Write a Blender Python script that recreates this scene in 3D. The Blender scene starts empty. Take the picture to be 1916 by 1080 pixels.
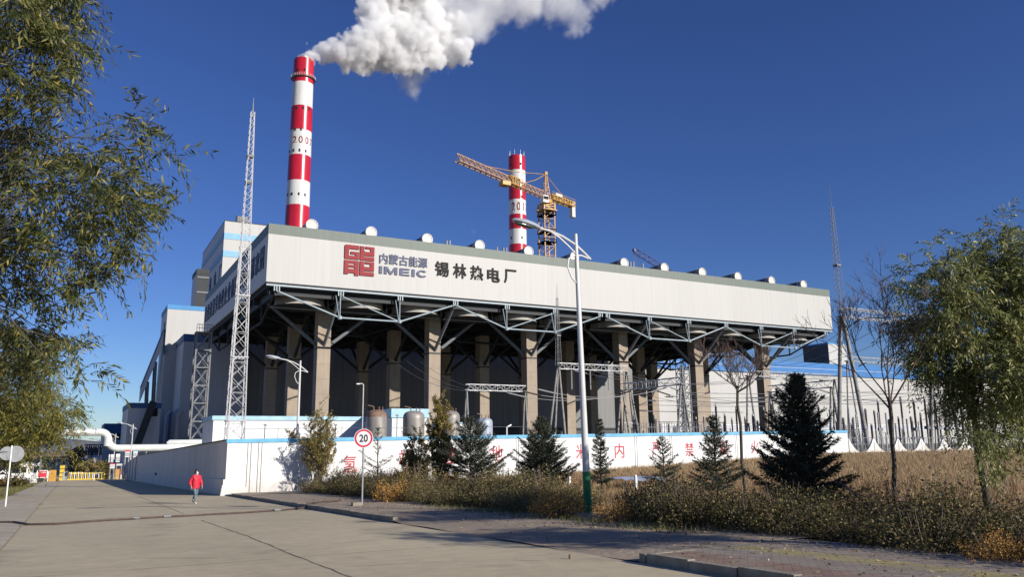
import bpy, bmesh, math, random
import numpy as np
from mathutils import Vector, Matrix

S = bpy.context.scene
COL = S.collection
R = math.radians

# ------------------------------------------------------------------ camera
EYE = 1.7
FPX, PITCH, ROLL, YAW = 1476.7, R(11.041), R(-0.592), R(28.746)
_f = np.array([math.sin(YAW)*math.cos(PITCH), math.cos(YAW)*math.cos(PITCH), math.sin(PITCH)])
_r = np.array([math.cos(YAW), -math.sin(YAW), 0.0])
_u = np.cross(_r, _f)
CA = math.cos(ROLL)*_r + math.sin(ROLL)*_u
CB = -math.sin(ROLL)*_r + math.cos(ROLL)*_u
CF = _f
cam_d = bpy.data.cameras.new("camera")
cam_d.sensor_width = 36.0
cam_d.lens = FPX/1916.0*36.0
cam_d.clip_end = 6000.0
cam_d.clip_start = 0.1
cam = bpy.data.objects.new("camera", cam_d)
COL.objects.link(cam)
M = Matrix.Identity(4)
for i in range(3):
    M[i][0] = CA[i]; M[i][1] = CB[i]; M[i][2] = -CF[i]
M[2][3] = EYE
cam.matrix_world = M
S.camera = cam

# ------------------------------------------------------------------ sun and sky
SUN_EL = R(21.5)
SUN_AZ = R(153.0)            # clockwise from +Y: behind the camera and to its right
sv = Vector((math.sin(SUN_AZ)*math.cos(SUN_EL), math.cos(SUN_AZ)*math.cos(SUN_EL), math.sin(SUN_EL)))
sl = bpy.data.lights.new("sun", 'SUN')
sl.energy = 5.0
sl.angle = R(0.5)
sl.color = (1.0, 0.94, 0.86)
sun = bpy.data.objects.new("sun", sl)
sun.rotation_euler = sv.to_track_quat('Z', 'Y').to_euler()
COL.objects.link(sun)
world = bpy.data.worlds.new("World")
S.world = world
world.use_nodes = True
wn = world.node_tree
sky = wn.nodes.new("ShaderNodeTexSky")
sky.sky_type = 'NISHITA'
sky.sun_disc = False
sky.sun_elevation = SUN_EL
sky.sun_rotation = SUN_AZ
sky.altitude = 1200.0
sky.air_density = 1.0
sky.dust_density = 0.4
sky.ozone_density = 6.0
bg = wn.nodes["Background"]
bg.inputs["Strength"].default_value = 0.086
hs = wn.nodes.new("ShaderNodeHueSaturation")
hs.inputs["Saturation"].default_value = 1.08
hs.inputs["Hue"].default_value = 0.516
wn.links.new(sky.outputs[0], hs.inputs["Color"])
wn.links.new(hs.outputs[0], bg.inputs["Color"])
S.view_settings.view_transform = 'Standard'
S.view_settings.look = 'None'
S.view_settings.exposure = 0.22
S.view_settings.gamma = 1.0
S.cycles.max_bounces = 24
S.cycles.diffuse_bounces = 1
S.cycles.transmission_bounces = 4
S.cycles.transparent_max_bounces = 8
S.cycles.volume_bounces = 12
S.cycles.use_denoising = True

# ------------------------------------------------------------------ where things stand
def ray(u, v):
    return CA*(u-958.0)/FPX - CB*(v-540.0)/FPX + CF
def _pt(d, t):
    return Vector((d[0]*t, d[1]*t, d[2]*t+EYE))
def AY(u, v, Y):
    d = ray(u, v); return _pt(d, Y/d[1])
def AX(u, v, X):
    d = ray(u, v); return _pt(d, X/d[0])
def AZ(u, v, Z):
    d = ray(u, v); return _pt(d, (Z-EYE)/d[2])
def AD(u, v, D):
    return _pt(ray(u, v), D)
def smooth(a, b, x):
    t = min(1.0, max(0.0, (x-a)/(b-a))); return t*t*(3-2*t)
def road_z(Y):
    return -0.025*min(max(Y, -60.0), 200.0)
def gz(X, Y):
    bank = 0.036*min(max(X-13.0, 0.0), 48.0)*(0.3+0.7*min(max(Y/51.5, 0.0), 1.0))*(1.0-smooth(54.0, 62.0, Y))
    return road_z(Y)+bank
def G(u, v, dz=0.0):
    d = ray(u, v); t = -EYE/(d[2]+0.025*d[1]); p = _pt(d, t); p.z += dz; return p

# ------------------------------------------------------------------ materials
def mat(name, col, rough=0.7, metal=0.0, var=0.0, scale=1.0, bump=0.0, bscale=8.0, col2=None, stretch=(1, 1, 1), detail=6.0, spec=0.5):
    m = bpy.data.materials.new(name); m.use_nodes = True
    nt = m.node_tree; b = nt.nodes["Principled BSDF"]
    b.inputs["Roughness"].default_value = rough
    b.inputs["Metallic"].default_value = metal
    b.inputs["Specular IOR Level"].default_value = spec
    c = (*col, 1.0)
    b.inputs["Base Color"].default_value = c
    if var > 0 or bump > 0:
        tc = nt.nodes.new("ShaderNodeTexCoord")
        mp = nt.nodes.new("ShaderNodeMapping"); mp.inputs["Scale"].default_value = stretch
        nt.links.new(tc.outputs["Object"], mp.inputs["Vector"])
    if var > 0:
        n = nt.nodes.new("ShaderNodeTexNoise"); n.inputs["Scale"].default_value = scale; n.inputs["Detail"].default_value = detail
        n.inputs["Roughness"].default_value = 0.65
        nt.links.new(mp.outputs[0], n.inputs["Vector"])
        rp = nt.nodes.new("ShaderNodeValToRGB")
        if col2 is None:
            lo = tuple(x*(1-var) for x in col); hi = tuple(min(1, x*(1+var)) for x in col)
        else:
            lo, hi = col2, col
        rp.color_ramp.elements[0].position = 0.32; rp.color_ramp.elements[1].position = 0.68
        rp.color_ramp.elements[0].color = (*lo, 1); rp.color_ramp.elements[1].color = (*hi, 1)
        nt.links.new(n.outputs["Fac"], rp.inputs[0])
        nt.links.new(rp.outputs[0], b.inputs["Base Color"])
    if bump > 0:
        n2 = nt.nodes.new("ShaderNodeTexNoise"); n2.inputs["Scale"].default_value = bscale; n2.inputs["Detail"].default_value = 5.0
        nt.links.new(tc.outputs["Object"], n2.inputs["Vector"])
        bp = nt.nodes.new("ShaderNodeBump"); bp.inputs["Strength"].default_value = bump; bp.inputs["Distance"].default_value = 0.05
        nt.links.new(n2.outputs["Fac"], bp.inputs["Height"]); nt.links.new(bp.outputs[0], b.inputs["Normal"])
    return m

def cladding(name, col, axis=0, pitch=0.35, stain=0.10, panel=0.05):
    """profiled sheet: vertical ribs (bump), slightly different panels, vertical run-off streaks"""
    m = mat(name, col, 0.55)
    nt = m.node_tree; b = nt.nodes["Principled BSDF"]; L = nt.links.new; N = nt.nodes.new
    tc = N("ShaderNodeTexCoord"); sp = N("ShaderNodeSeparateXYZ"); L(tc.outputs["Object"], sp.inputs[0])
    a = sp.outputs[axis]
    w = N("ShaderNodeMath"); w.operation = 'MULTIPLY'; L(a, w.inputs[0]); w.inputs[1].default_value = 2*math.pi/pitch
    sn = N("ShaderNodeMath"); sn.operation = 'SINE'; L(w.outputs[0], sn.inputs[0])
    bp = N("ShaderNodeBump"); bp.inputs["Strength"].default_value = 0.07; bp.inputs["Distance"].default_value = 0.03
    L(sn.outputs[0], bp.inputs["Height"]); L(bp.outputs[0], b.inputs["Normal"])
    fl = N("ShaderNodeMath"); fl.operation = 'SNAP'; L(a, fl.inputs[0]); fl.inputs[1].default_value = 6.0
    wn_ = N("ShaderNodeTexWhiteNoise"); wn_.noise_dimensions = '1D'; L(fl.outputs[0], wn_.inputs["W"])
    mp = N("ShaderNodeMapping"); mp.inputs["Scale"].default_value = (1.3, 1.3, 0.05); L(tc.outputs["Object"], mp.inputs["Vector"])
    ns = N("ShaderNodeTexNoise"); ns.inputs["Scale"].default_value = 1.0; ns.inputs["Detail"].default_value = 8; L(mp.outputs[0], ns.inputs["Vector"])
    r1 = N("ShaderNodeMapRange"); r1.inputs["To Min"].default_value = 1-panel; r1.inputs["To Max"].default_value = 1.0; L(wn_.outputs["Value"], r1.inputs["Value"])
    r2 = N("ShaderNodeMapRange"); r2.inputs["From Min"].default_value = .3; r2.inputs["From Max"].default_value = .62
    r2.inputs["To Min"].default_value = 1-stain; r2.inputs["To Max"].default_value = 1.0; L(ns.outputs["Fac"], r2.inputs["Value"])
    mu = N("ShaderNodeMath"); mu.operation = 'MULTIPLY'; L(r1.outputs[0], mu.inputs[0]); L(r2.outputs[0], mu.inputs[1])
    mx = N("ShaderNodeMix"); mx.data_type = 'RGBA'; mx.blend_type = 'MULTIPLY'; mx.inputs["Factor"].default_value = 1
    mx.inputs["A"].default_value = (*col, 1); L(mu.outputs[0], mx.inputs["B"]); L(mx.outputs["Result"], b.inputs["Base Color"])
    return m

def leafmat(name, stops, trans=0.35, rough=0.55):
    m = bpy.data.materials.new(name); m.use_nodes = True
    nt = m.node_tree; b = nt.nodes["Principled BSDF"]; N = nt.nodes.new; L = nt.links.new
    g = N("ShaderNodeNewGeometry"); rp = N("ShaderNodeValToRGB")
    e = rp.color_ramp.elements
    while len(e) < len(stops): e.new(0.5)
    for k, (p, c) in enumerate(stops): e[k].position = p; e[k].color = (*c, 1)
    L(g.outputs["Random Per Island"], rp.inputs[0])
    L(rp.outputs[0], b.inputs["Base Color"]); b.inputs["Roughness"].default_value = rough
    b.inputs["Specular IOR Level"].default_value = 0.35
    if trans > 0:
        t = N("ShaderNodeBsdfTranslucent"); L(rp.outputs[0], t.inputs["Color"])
        mx = N("ShaderNodeMixShader"); mx.inputs[0].default_value = trans
        L(b.outputs[0], mx.inputs[1]); L(t.outputs[0], mx.inputs[2]); L(mx.outputs[0], nt.nodes["Material Output"].inputs["Surface"])
    return m

MT = {}
MT['white_clad'] = cladding("white cladding", (.455, .447, .42), 0, stain=.07, panel=.045)
MT['white_clad_y'] = cladding("white cladding side", (.62, .59, .55), 1)
MT['green'] = cladding("grey green cladding", (.115, .145, .12), 0, stain=.12)
MT['green_y'] = cladding("grey green cladding side", (.115, .145, .12), 1, stain=.12)
MT['blue_clad'] = cladding("blue cladding", (.045, .24, .50), 0, stain=.15)
MT['pale_blue'] = mat("pale blue band", (.20, .42, .62), .6, var=.12, scale=.6)
MT['dark_blue'] = mat("dark blue parapet", (.03, .10, .24), .6, var=.15, scale=.4)
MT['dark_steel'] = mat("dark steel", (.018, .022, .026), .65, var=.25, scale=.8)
MT['soffit'] = mat("underside steel", (.012, .015, .019), .8, var=.3, scale=.3)  # near black: the deep shade under the deck is put into this colour
MT['strut'] = mat("grey steel paint", (.15, .165, .175), .6, var=.15, scale=1.5)
MT['truss'] = mat("pale blue grey steel paint", (.30, .36, .385), .5, var=.12, scale=1.5)
MT['ring'] = mat("fan ring grey", (.36, .34, .30), .6, var=.2, scale=1.5)
MT['duct'] = mat("duct white", (.56, .53, .47), .5, var=.15, scale=2.0)
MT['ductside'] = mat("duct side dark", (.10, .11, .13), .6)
MT['hall'] = cladding("hall cladding", (.46, .47, .50), 0, pitch=.5)
MT['hall_y'] = cladding("hall cladding side", (.55, .53, .52), 1, pitch=.5)
MT['logo_red'] = mat("sign red", (.27, .032, .036), .6, var=.12, scale=.5, spec=.2)
MT['logo_blue'] = mat("sign blue grey", (.115, .125, .19), .6, var=.15, scale=.7, spec=.2)
MT['logo_dark'] = mat("sign dark grey", (.03, .029, .028), .7, var=.3, scale=.9, spec=.15)
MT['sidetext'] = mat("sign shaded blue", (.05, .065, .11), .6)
MT['ch_red'] = mat("chimney red", (.46, .014, .03), .26, var=.22, scale=.5, stretch=(1, 1, .12))
MT['ch_white'] = mat("chimney white", (.64, .635, .60), .28, var=.12, scale=.5, stretch=(1, 1, .12))
MT['ch_dark'] = mat("dark opening", (.015, .015, .018), .9)
MT['ch_text'] = mat("chimney numerals", (.22, .02, .03), .6)
MT['crane_y'] = mat("crane yellow", (.50, .27, .035), .5, var=.25, scale=.8)
MT['crane_o'] = mat("crane weathered orange", (.42, .25, .13), .6, var=.3, scale=.8)
MT['crane_b'] = mat("crane blue", (.03, .07, .24), .5)
MT['white_paint'] = mat("white paint", (.78, .78, .76), .45, var=.06, scale=2)
MT['lamp_white'] = mat("lamp post paint", (.56, .56, .54), .4, var=.08, scale=2)
MT['galv'] = mat("galvanised steel", (.33, .335, .34), .45, .3, var=.2, scale=3)
MT['galv_dark'] = mat("weathered steel", (.16, .165, .17), .6, .2, var=.3, scale=3)
MT['mast_white'] = mat("white mast paint", (.42, .42, .42), .5, var=.12, scale=2)
MT['insul'] = mat("brown insulator", (.055, .042, .038), .3, var=.3, scale=6)
MT['insul_grey'] = mat("grey insulator", (.33, .33, .33), .35, var=.2, scale=5)
MT['wire'] = mat("conductor", (.22, .22, .22), .5, .4)
MT['pole_conc'] = mat("spun concrete pole", (.25, .24, .215), .8, var=.25, scale=1.2, bump=.3)
MT['tank'] = mat("weathered tank", (.27, .25, .22), .5, .15, var=.3, scale=1.2, stretch=(1, 1, .25))
MT['tank_blue'] = mat("grey blue tank", (.36, .40, .47), .5, .1, var=.2, scale=1.2, stretch=(1, 1, .25))
MT['rust'] = mat("rusty tank top", (.21, .13, .09), .7, var=.4, scale=3)
MT['pipe'] = mat("pipe lagging", (.66, .68, .64), .4, .1, var=.08, scale=.6)
MT['lamp_green'] = mat("green pole paint", (.015, .19, .06), .5, var=.25, scale=4)
MT['lamp_head'] = mat("lamp head grey", (.42, .45, .49), .35, .3)
MT['lamp_under'] = mat("lamp lens", (.07, .10, .08), .2)
MT['sign_red'] = mat("traffic red", (.55, .025, .05), .45)
MT['sign_white'] = mat("traffic white", (.78, .78, .78), .45)
MT['sign_black'] = mat("traffic black", (.02, .02, .022), .5)
MT['sign_back'] = mat("sign back aluminium", (.42, .43, .42), .5, .3, var=.15, scale=4)
MT['yellow'] = mat("gate yellow", (.62, .42, .03), .5, var=.15, scale=2)
MT['ochre'] = mat("ochre pillar", (.46, .24, .03), .6, var=.2, scale=2)
MT['black'] = mat("black rubber", (.02, .02, .02), .7)
MT['bark'] = mat("bark", (.085, .068, .05), .95, var=.4, scale=5, bump=.8, bscale=18, stretch=(1, 1, .3))
MT['bark_pale'] = mat("pale bark", (.16, .13, .10), .9, var=.35, scale=5, bump=.6, bscale=18, stretch=(1, 1, .3))
MT['twig'] = mat("bare twig", (.12, .085, .07), .9, var=.3, scale=3)

# ------------------------------------------------------------------ mesh collector
ORG = {}
class MB:
    def __init__(s): s.v = []; s.f = []
    def add(s, vs, fs):
        n = len(s.v); s.v.extend([tuple(x) for x in vs]); s.f.extend([tuple(i+n for i in f) for f in fs])
        return s
    def box(s, lo, hi):
        (a, b, c), (d, e, f) = lo, hi
        return s.add([(a,b,c),(d,b,c),(d,e,c),(a,e,c),(a,b,f),(d,b,f),(d,e,f),(a,e,f)],
                     [(0,3,2,1),(4,5,6,7),(0,1,5,4),(1,2,6,5),(2,3,7,6),(3,0,4,7)])
    def bar(s, p, q, w, h=None, up=(0, 0, 1)):
        h = w if h is None else h
        p, q = Vector(p), Vector(q); d = (q-p).normalized(); up = Vector(up)
        if abs(d.dot(up)) > .97: up = Vector((1, 0, 0)) if abs(d.x) < .9 else Vector((0, 1, 0))
        x = d.cross(up).normalized()*w/2; y = x.cross(d).normalized()*h/2
        vs = [p-x-y, p+x-y, p+x+y, p-x+y, q-x-y, q+x-y, q+x+y, q-x+y]
        return s.add(vs, [(0,3,2,1),(4,5,6,7),(0,1,5,4),(1,2,6,5),(2,3,7,6),(3,0,4,7)])
    def tube(s, pts, rad, n=8, cap=True):
        pts = [Vector(p) for p in pts]
        if not hasattr(rad, '__len__'): rad = [rad]*len(pts)
        rings = []; nrm = None
        for i, p in enumerate(pts):
            d = (pts[min(i+1, len(pts)-1)]-pts[max(i-1, 0)])
            d = d.normalized() if d.length > 1e-9 else Vector((0, 0, 1))
            if nrm is None:
                a = Vector((0, 0, 1)) if abs(d.z) < .9 else Vector((1, 0, 0)); nrm = d.cross(a).normalized()
            else:
                nrm = (nrm-d*nrm.dot(d)).normalized()
            b = d.cross(nrm)
            rings.append([p+(nrm*math.cos(2*math.pi*k/n)+b*math.sin(2*math.pi*k/n))*rad[i] for k in range(n)])
        vs = [x for r in rings for x in r]; fs = []
        for i in range(len(pts)-1):
            for k in range(n):
                k2 = (k+1) % n
                fs.append((i*n+k, i*n+k2, (i+1)*n+k2, (i+1)*n+k))
        if cap:
            fs.append(tuple(range(n-1, -1, -1))); fs.append(tuple((len(pts)-1)*n+k for k in range(n)))
        return s.add(vs, fs)
    def lathe(s, c, prof, n=24, axis='z', cap=True):
        c = Vector(c); vs = []; fs = []
        for (r, h) in prof:
            for k in range(n):
                a = 2*math.pi*k/n
                if axis == 'z': vs.append(c+Vector((r*math.cos(a), r*math.sin(a), h)))
                elif axis == 'y': vs.append(c+Vector((r*math.sin(a), h, r*math.cos(a))))
                else: vs.append(c+Vector((h, r*math.cos(a), r*math.sin(a))))
        for i in range(len(prof)-1):
            for k in range(n):
                k2 = (k+1) % n; fs.append((i*n+k, i*n+k2, (i+1)*n+k2, (i+1)*n+k))
        if cap:
            fs.append(tuple(range(n-1, -1, -1))); fs.append(tuple((len(prof)-1)*n+k for k in range(n)))
        return s.add(vs, fs)
    def prism(s, poly, d):
        """closed outline (list of points) pushed along vector d"""
        n = len(poly); d = Vector(d); vs = [Vector(p) for p in poly]+[Vector(p)+d for p in poly]
        fs = [tuple(range(n-1, -1, -1)), tuple(range(n, 2*n))]+[(i, (i+1) % n, (i+1) % n+n, i+n) for i in range(n)]
        return s.add(vs, fs)
    def build(s, name, material, parent=None, smooth=False):
        o3 = ORG.get(parent.name, Vector((0, 0, 0))) if parent else Vector((0, 0, 0))
        me = bpy.data.meshes.new(name)
        me.from_pydata([(x[0]-o3.x, x[1]-o3.y, x[2]-o3.z) for x in s.v], [], s.f)
        me.materials.append(MT[material] if isinstance(material, str) else material)
        bm = bmesh.new(); bm.from_mesh(me); bmesh.ops.recalc_face_normals(bm, faces=bm.faces); bm.to_mesh(me); bm.free()
        if smooth:
            me.polygons.foreach_set("use_smooth", [True]*len(me.polygons))
            try: me.set_sharp_from_angle(angle=R(40))
            except Exception: pass
        o = bpy.data.objects.new(name, me); COL.objects.link(o)
        if parent: o.parent = parent
        ORG[o.name] = o3.copy()
        return o

def fast_mesh(name, verts, nper, material, parent=None):
    """many separate n-gons (leaves, blades): verts is (N*nper, 3)"""
    o3 = ORG.get(parent.name, Vector((0, 0, 0))) if parent else Vector((0, 0, 0))
    v = np.asarray(verts, dtype=np.float32)-np.array(o3, dtype=np.float32)
    nv = len(v); nf = nv//nper
    me = bpy.data.meshes.new(name)
    me.vertices.add(nv); me.vertices.foreach_set("co", v.ravel())
    me.loops.add(nv); me.loops.foreach_set("vertex_index", np.arange(nv, dtype=np.int32))
    me.polygons.add(nf); me.polygons.foreach_set("loop_start", np.arange(0, nv, nper, dtype=np.int32))
    me.polygons.foreach_set("loop_total", np.full(nf, nper, dtype=np.int32))
    me.update(calc_edges=True)
    me.materials.append(MT[material] if isinstance(material, str) else material)
    o = bpy.data.objects.new(name, me); COL.objects.link(o)
    if parent: o.parent = parent
    ORG[o.name] = o3.copy()
    return o

def tag(o, label, cat, group=None, kind=None):
    if label: o['label'] = label
    if cat: o['category'] = cat
    if group: o['group'] = group
    if kind: o['kind'] = kind
    return o
def thing(name, loc, label, cat, group=None):
    o = bpy.data.objects.new(name, None); o.empty_display_size = .3
    o.location = loc; COL.objects.link(o); ORG[o.name] = Vector(loc)
    return tag(o, label, cat, group)
def setting(o):
    o['kind'] = 'structure'; return o
def copy_tree(o, parent=None):
    c = o.copy(); COL.objects.link(c); c.parent = parent
    for ch in list(o.children): copy_tree(ch, c)
    return c

def text_geo(body, size, depth, bold=0.0, sx=1.0, space=1.0):
    cu = bpy.data.curves.new('t', 'FONT'); cu.body = body; cu.size = size; cu.extrude = depth/2; cu.offset = bold; cu.space_character = space
    cu.align_x = 'LEFT'; cu.resolution_u = 3
    o = bpy.data.objects.new('t', cu); COL.objects.link(o)
    bpy.context.view_layer.update()
    me = bpy.data.meshes.new_from_object(o.evaluated_get(bpy.context.evaluated_depsgraph_get()))
    vs = np.array([v.co[:] for v in me.vertices]); fs = [tuple(p.vertices) for p in me.polygons]
    bpy.data.objects.remove(o); bpy.data.curves.remove(cu); bpy.data.meshes.remove(me)
    vs[:, 0] *= sx
    return vs, fs
def text_part(name, body, p0, p1, height, normal, material, parent, depth=.12, bold=0.02):
    """lettering whose box runs from lower left p0 to lower right p1, HEIGHT tall"""
    vs, fs = text_geo(body, 1.0, depth, bold)
    lo, hi = vs.min(0), vs.max(0)
    p0, p1 = Vector(p0), Vector(p1); x = (p1-p0); n = Vector(normal).normalized()
    up = Vector((0, 0, 1)); out = []
    for a, b, c in vs:
        out.append(p0+x*((a-lo[0])/(hi[0]-lo[0]))+up*(height*(b-lo[1])/(hi[1]-lo[1]))+n*c)
    mb = MB(); mb.add(out, fs)
    return mb.build(name, material, parent)
# ------------------------------------------------------------------ ground, road, pavements
def sheet(name, xs, ys, zf, material, skirt=None):
    nx, ny = len(xs), len(ys); vs = []; fs = []
    for y in ys:
        for x in xs: vs.append((x, y, zf(x, y)))
    for j in range(ny-1):
        for i in range(nx-1):
            a = j*nx+i; fs.append((a, a+1, a+nx+1, a+nx))
    mb = MB(); mb.add(vs, fs)
    return setting(mb.build(name, material, None, True))
def lin(a, b, n): return [a+(b-a)*i/(n-1) for i in range(n)]

def road_material():
    m = mat("worn concrete", (.36, .325, .27), .88)
    nt = m.node_tree; b = nt.nodes["Principled BSDF"]; N = nt.nodes.new; L = nt.links.new
    tc = N("ShaderNodeTexCoord")
    def noise(sc, det, st=(1, 1, 1)):
        mp = N("ShaderNodeMapping"); mp.inputs["Scale"].default_value = st; L(tc.outputs["Object"], mp.inputs["Vector"])
        n = N("ShaderNodeTexNoise"); n.inputs["Scale"].default_value = sc; n.inputs["Detail"].default_value = det; L(mp.outputs[0], n.inputs["Vector"]); return n
    n1 = noise(.35, 6, (1, .25, 1)); n2 = noise(3.0, 8); n3 = noise(45, 3); n4 = noise(.9, 4, (.35, 1.6, 1))
    def rng(n, a, b_, lo=.3, hi=.7):
        r = N("ShaderNodeMapRange"); r.inputs["From Min"].default_value = lo; r.inputs["From Max"].default_value = hi
        r.inputs["To Min"].default_value = a; r.inputs["To Max"].default_value = b_; L(n.outputs["Fac"], r.inputs["Value"]); return r.outputs[0]
    x = rng(n1, .90, 1.06)
    for n, a, b_ in ((n2, .9, 1.06), (n3, .9, 1.08), (n4, .93, 1.03)):
        mu = N("ShaderNodeMath"); mu.operation = 'MULTIPLY'; L(x, mu.inputs[0]); L(rng(n, a, b_), mu.inputs[1]); x = mu.outputs[0]
    mx = N("ShaderNodeMix"); mx.data_type = 'RGBA'; mx.blend_type = 'MULTIPLY'; mx.inputs["Factor"].default_value = 1
    mx.inputs["A"].default_value = (.52, .44, .285, 1); L(x, mx.inputs["B"]); L(mx.outputs["Result"], b.inputs["Base Color"])
    n6 = noise(.55, 9); st_ = rng(n6, .80, 1.0, .30, .40)
    n7 = noise(7.0, 4); st2 = rng(n7, .84, 1.0, .27, .36)
    for q_ in (st_, st2):
        mu = N("ShaderNodeMath"); mu.operation = 'MULTIPLY'; L(x, mu.inputs[0]); L(q_, mu.inputs[1]); x = mu.outputs[0]
    L(x, mx.inputs["B"])
    bp = N("ShaderNodeBump"); bp.inputs["Strength"].default_value = .25; bp.inputs["Distance"].default_value = .01
    L(n3.outputs["Fac"], bp.inputs["Height"]); L(bp.outputs[0], b.inputs["Normal"])
    return m
MT['road'] = road_material()

def paver_material():
    m = mat("clay pavers", (.3, .25, .18), .9)
    nt = m.node_tree; b = nt.nodes["Principled BSDF"]; N = nt.nodes.new; L = nt.links.new
    tc = N("ShaderNodeTexCoord"); mp = N("ShaderNodeMapping"); mp.inputs["Rotation"].default_value = (0, 0, R(45)); L(tc.outputs["Object"], mp.inputs["Vector"])
    br = N("ShaderNodeTexBrick"); L(mp.outputs[0], br.inputs["Vector"]); br.inputs["Scale"].default_value = 1.0
    br.inputs["Brick Width"].default_value = .24; br.inputs["Row Height"].default_value = .12; br.inputs["Mortar Size"].default_value = .006
    br.inputs["Color1"].default_value = (.9, .9, .9, 1); br.inputs["Color2"].default_value = (.62, .62, .62, 1); br.inputs["Mortar"].default_value = (.22, .2, .17, 1)
    sp = N("ShaderNodeSeparateXYZ"); L(tc.outputs["Object"], sp.inputs[0])
    mr = N("ShaderNodeMapRange"); mr.inputs["From Min"].default_value = 8.4; mr.inputs["From Max"].default_value = 11.9; L(sp.outputs[0], mr.inputs["Value"])
    rp = N("ShaderNodeValToRGB"); rp.color_ramp.interpolation = 'CONSTANT'; e = rp.color_ramp.elements
    e[0].position = 0; e[0].color = (.36, .235, .17, 1); e[1].position = .26; e[1].color = (.36, .30, .24, 1)
    for p, c in ((.50, (.47, .39, .17)), (.66, (.36, .30, .24)), (.86, (.30, .27, .24))):
        k = e.new(p); k.color = (*c, 1)
    L(mr.outputs[0], rp.inputs[0])
    n = N("ShaderNodeTexNoise"); n.inputs["Scale"].default_value = 1.6; n.inputs["Detail"].default_value = 7; L(tc.outputs["Object"], n.inputs["Vector"])
    r2 = N("ShaderNodeMapRange"); r2.inputs["From Min"].default_value = .30; r2.inputs["From Max"].default_value = .50; L(n.outputs["Fac"], r2.inputs["Value"])
    mx = N("ShaderNodeMix"); mx.data_type = 'RGBA'; mx.blend_type = 'MULTIPLY'; mx.inputs["Factor"].default_value = 1
    L(rp.outputs[0], mx.inputs["A"]); L(br.outputs["Color"], mx.inputs["B"])
    m2 = N("ShaderNodeMix"); m2.data_type = 'RGBA'; m2.inputs["A"].default_value = (.25, .21, .16, 1)
    L(r2.outputs[0], m2.inputs["Factor"]); L(mx.outputs["Result"], m2.inputs["B"]); L(m2.outputs["Result"], b.inputs["Base Color"])
    bp = N("ShaderNodeBump"); bp.inputs["Strength"].default_value = .5; bp.inputs["Distance"].default_value = .01
    L(br.outputs["Fac"], bp.inputs["Height"]); bp.invert = True; L(bp.outputs[0], b.inputs["Normal"])
    return m
MT['paver'] = paver_material()
MT['dirt'] = mat("dry soil", (.38, .30, .21), .95, var=.3, scale=.8, bump=.6, bscale=6, col2=(.26, .205, .145))
MT['lawn'] = mat("dry grass soil", (.31, .225, .13), .95, var=.3, scale=.5, bump=.6, bscale=5, col2=(.22, .16, .09))
MT['kerb'] = mat("kerb concrete", (.27, .235, .18), .9, var=.25, scale=3, bump=.4, bscale=20)
MT['crack'] = mat("joint filler", (.10, .085, .068), .95, var=.3, scale=8)
MT['weedsoil'] = mat("weedy joint", (.36, .30, .15), .95, var=.5, scale=5, col2=(.30, .24, .15))

xs = lin(-400, -60, 8)+lin(-40, -5, 8)+[-3.9, -1.2, 4, 8.36]+lin(12, 100, 45)+lin(120, 900, 14)
ys = lin(-80, -10, 8)+lin(-5, 70, 38)+lin(80, 210, 14)+lin(240, 2400, 12)
sheet("ground", xs, ys, lambda x, y: gz(x, y)-.02, 'lawn')
sheet("road", lin(-1.2, 8.36, 8), lin(-40, 200, 60), lambda x, y: road_z(y), 'road')
sheet("road", lin(-6, 8.2, 6), lin(200, 420, 10), lambda x, y: road_z(y)+.004, 'road')
MT['leftpave'] = mat("left pavement concrete", (.44, .38, .28), .9, var=.2, scale=1.1, bump=.3, bscale=25)
sheet("pavement", lin(-3.6, -1.2, 4), lin(-20, 150, 50), lambda x, y: road_z(y)+.012, 'leftpave')
# weedy seam between pavement and road
rng = random.Random(3)
mb = MB(); pts = []
for i in range(90):
    y = 12+i*1.6; w = max(.012, .075*(math.sin(i*1.7)+.7*math.sin(i*.63))); pts.append((y, w))
for (y0, w0), (y1, w1) in zip(pts, pts[1:]):
    mb.add([(-1.2-w0, y0, road_z(y0)+.018), (-1.2+w0*.7, y0, road_z(y0)+.018), (-1.2+w1*.7, y1, road_z(y1)+.018), (-1.2-w1, y1, road_z(y1)+.018)], [(0, 1, 2, 3)])
setting(mb.build("road_edge_seam", 'weedsoil'))
# yard sheet inside the plant, added dark to cut bounced light under the condenser
MT['yard'] = mat("bounce cutting ground", (.075, .072, .068), .95, var=.35, scale=.15)
sheet("yard", lin(9, 420, 20), lin(53.5, 300, 30), lambda x, y: gz(x, y)+.02, 'yard')
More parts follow.
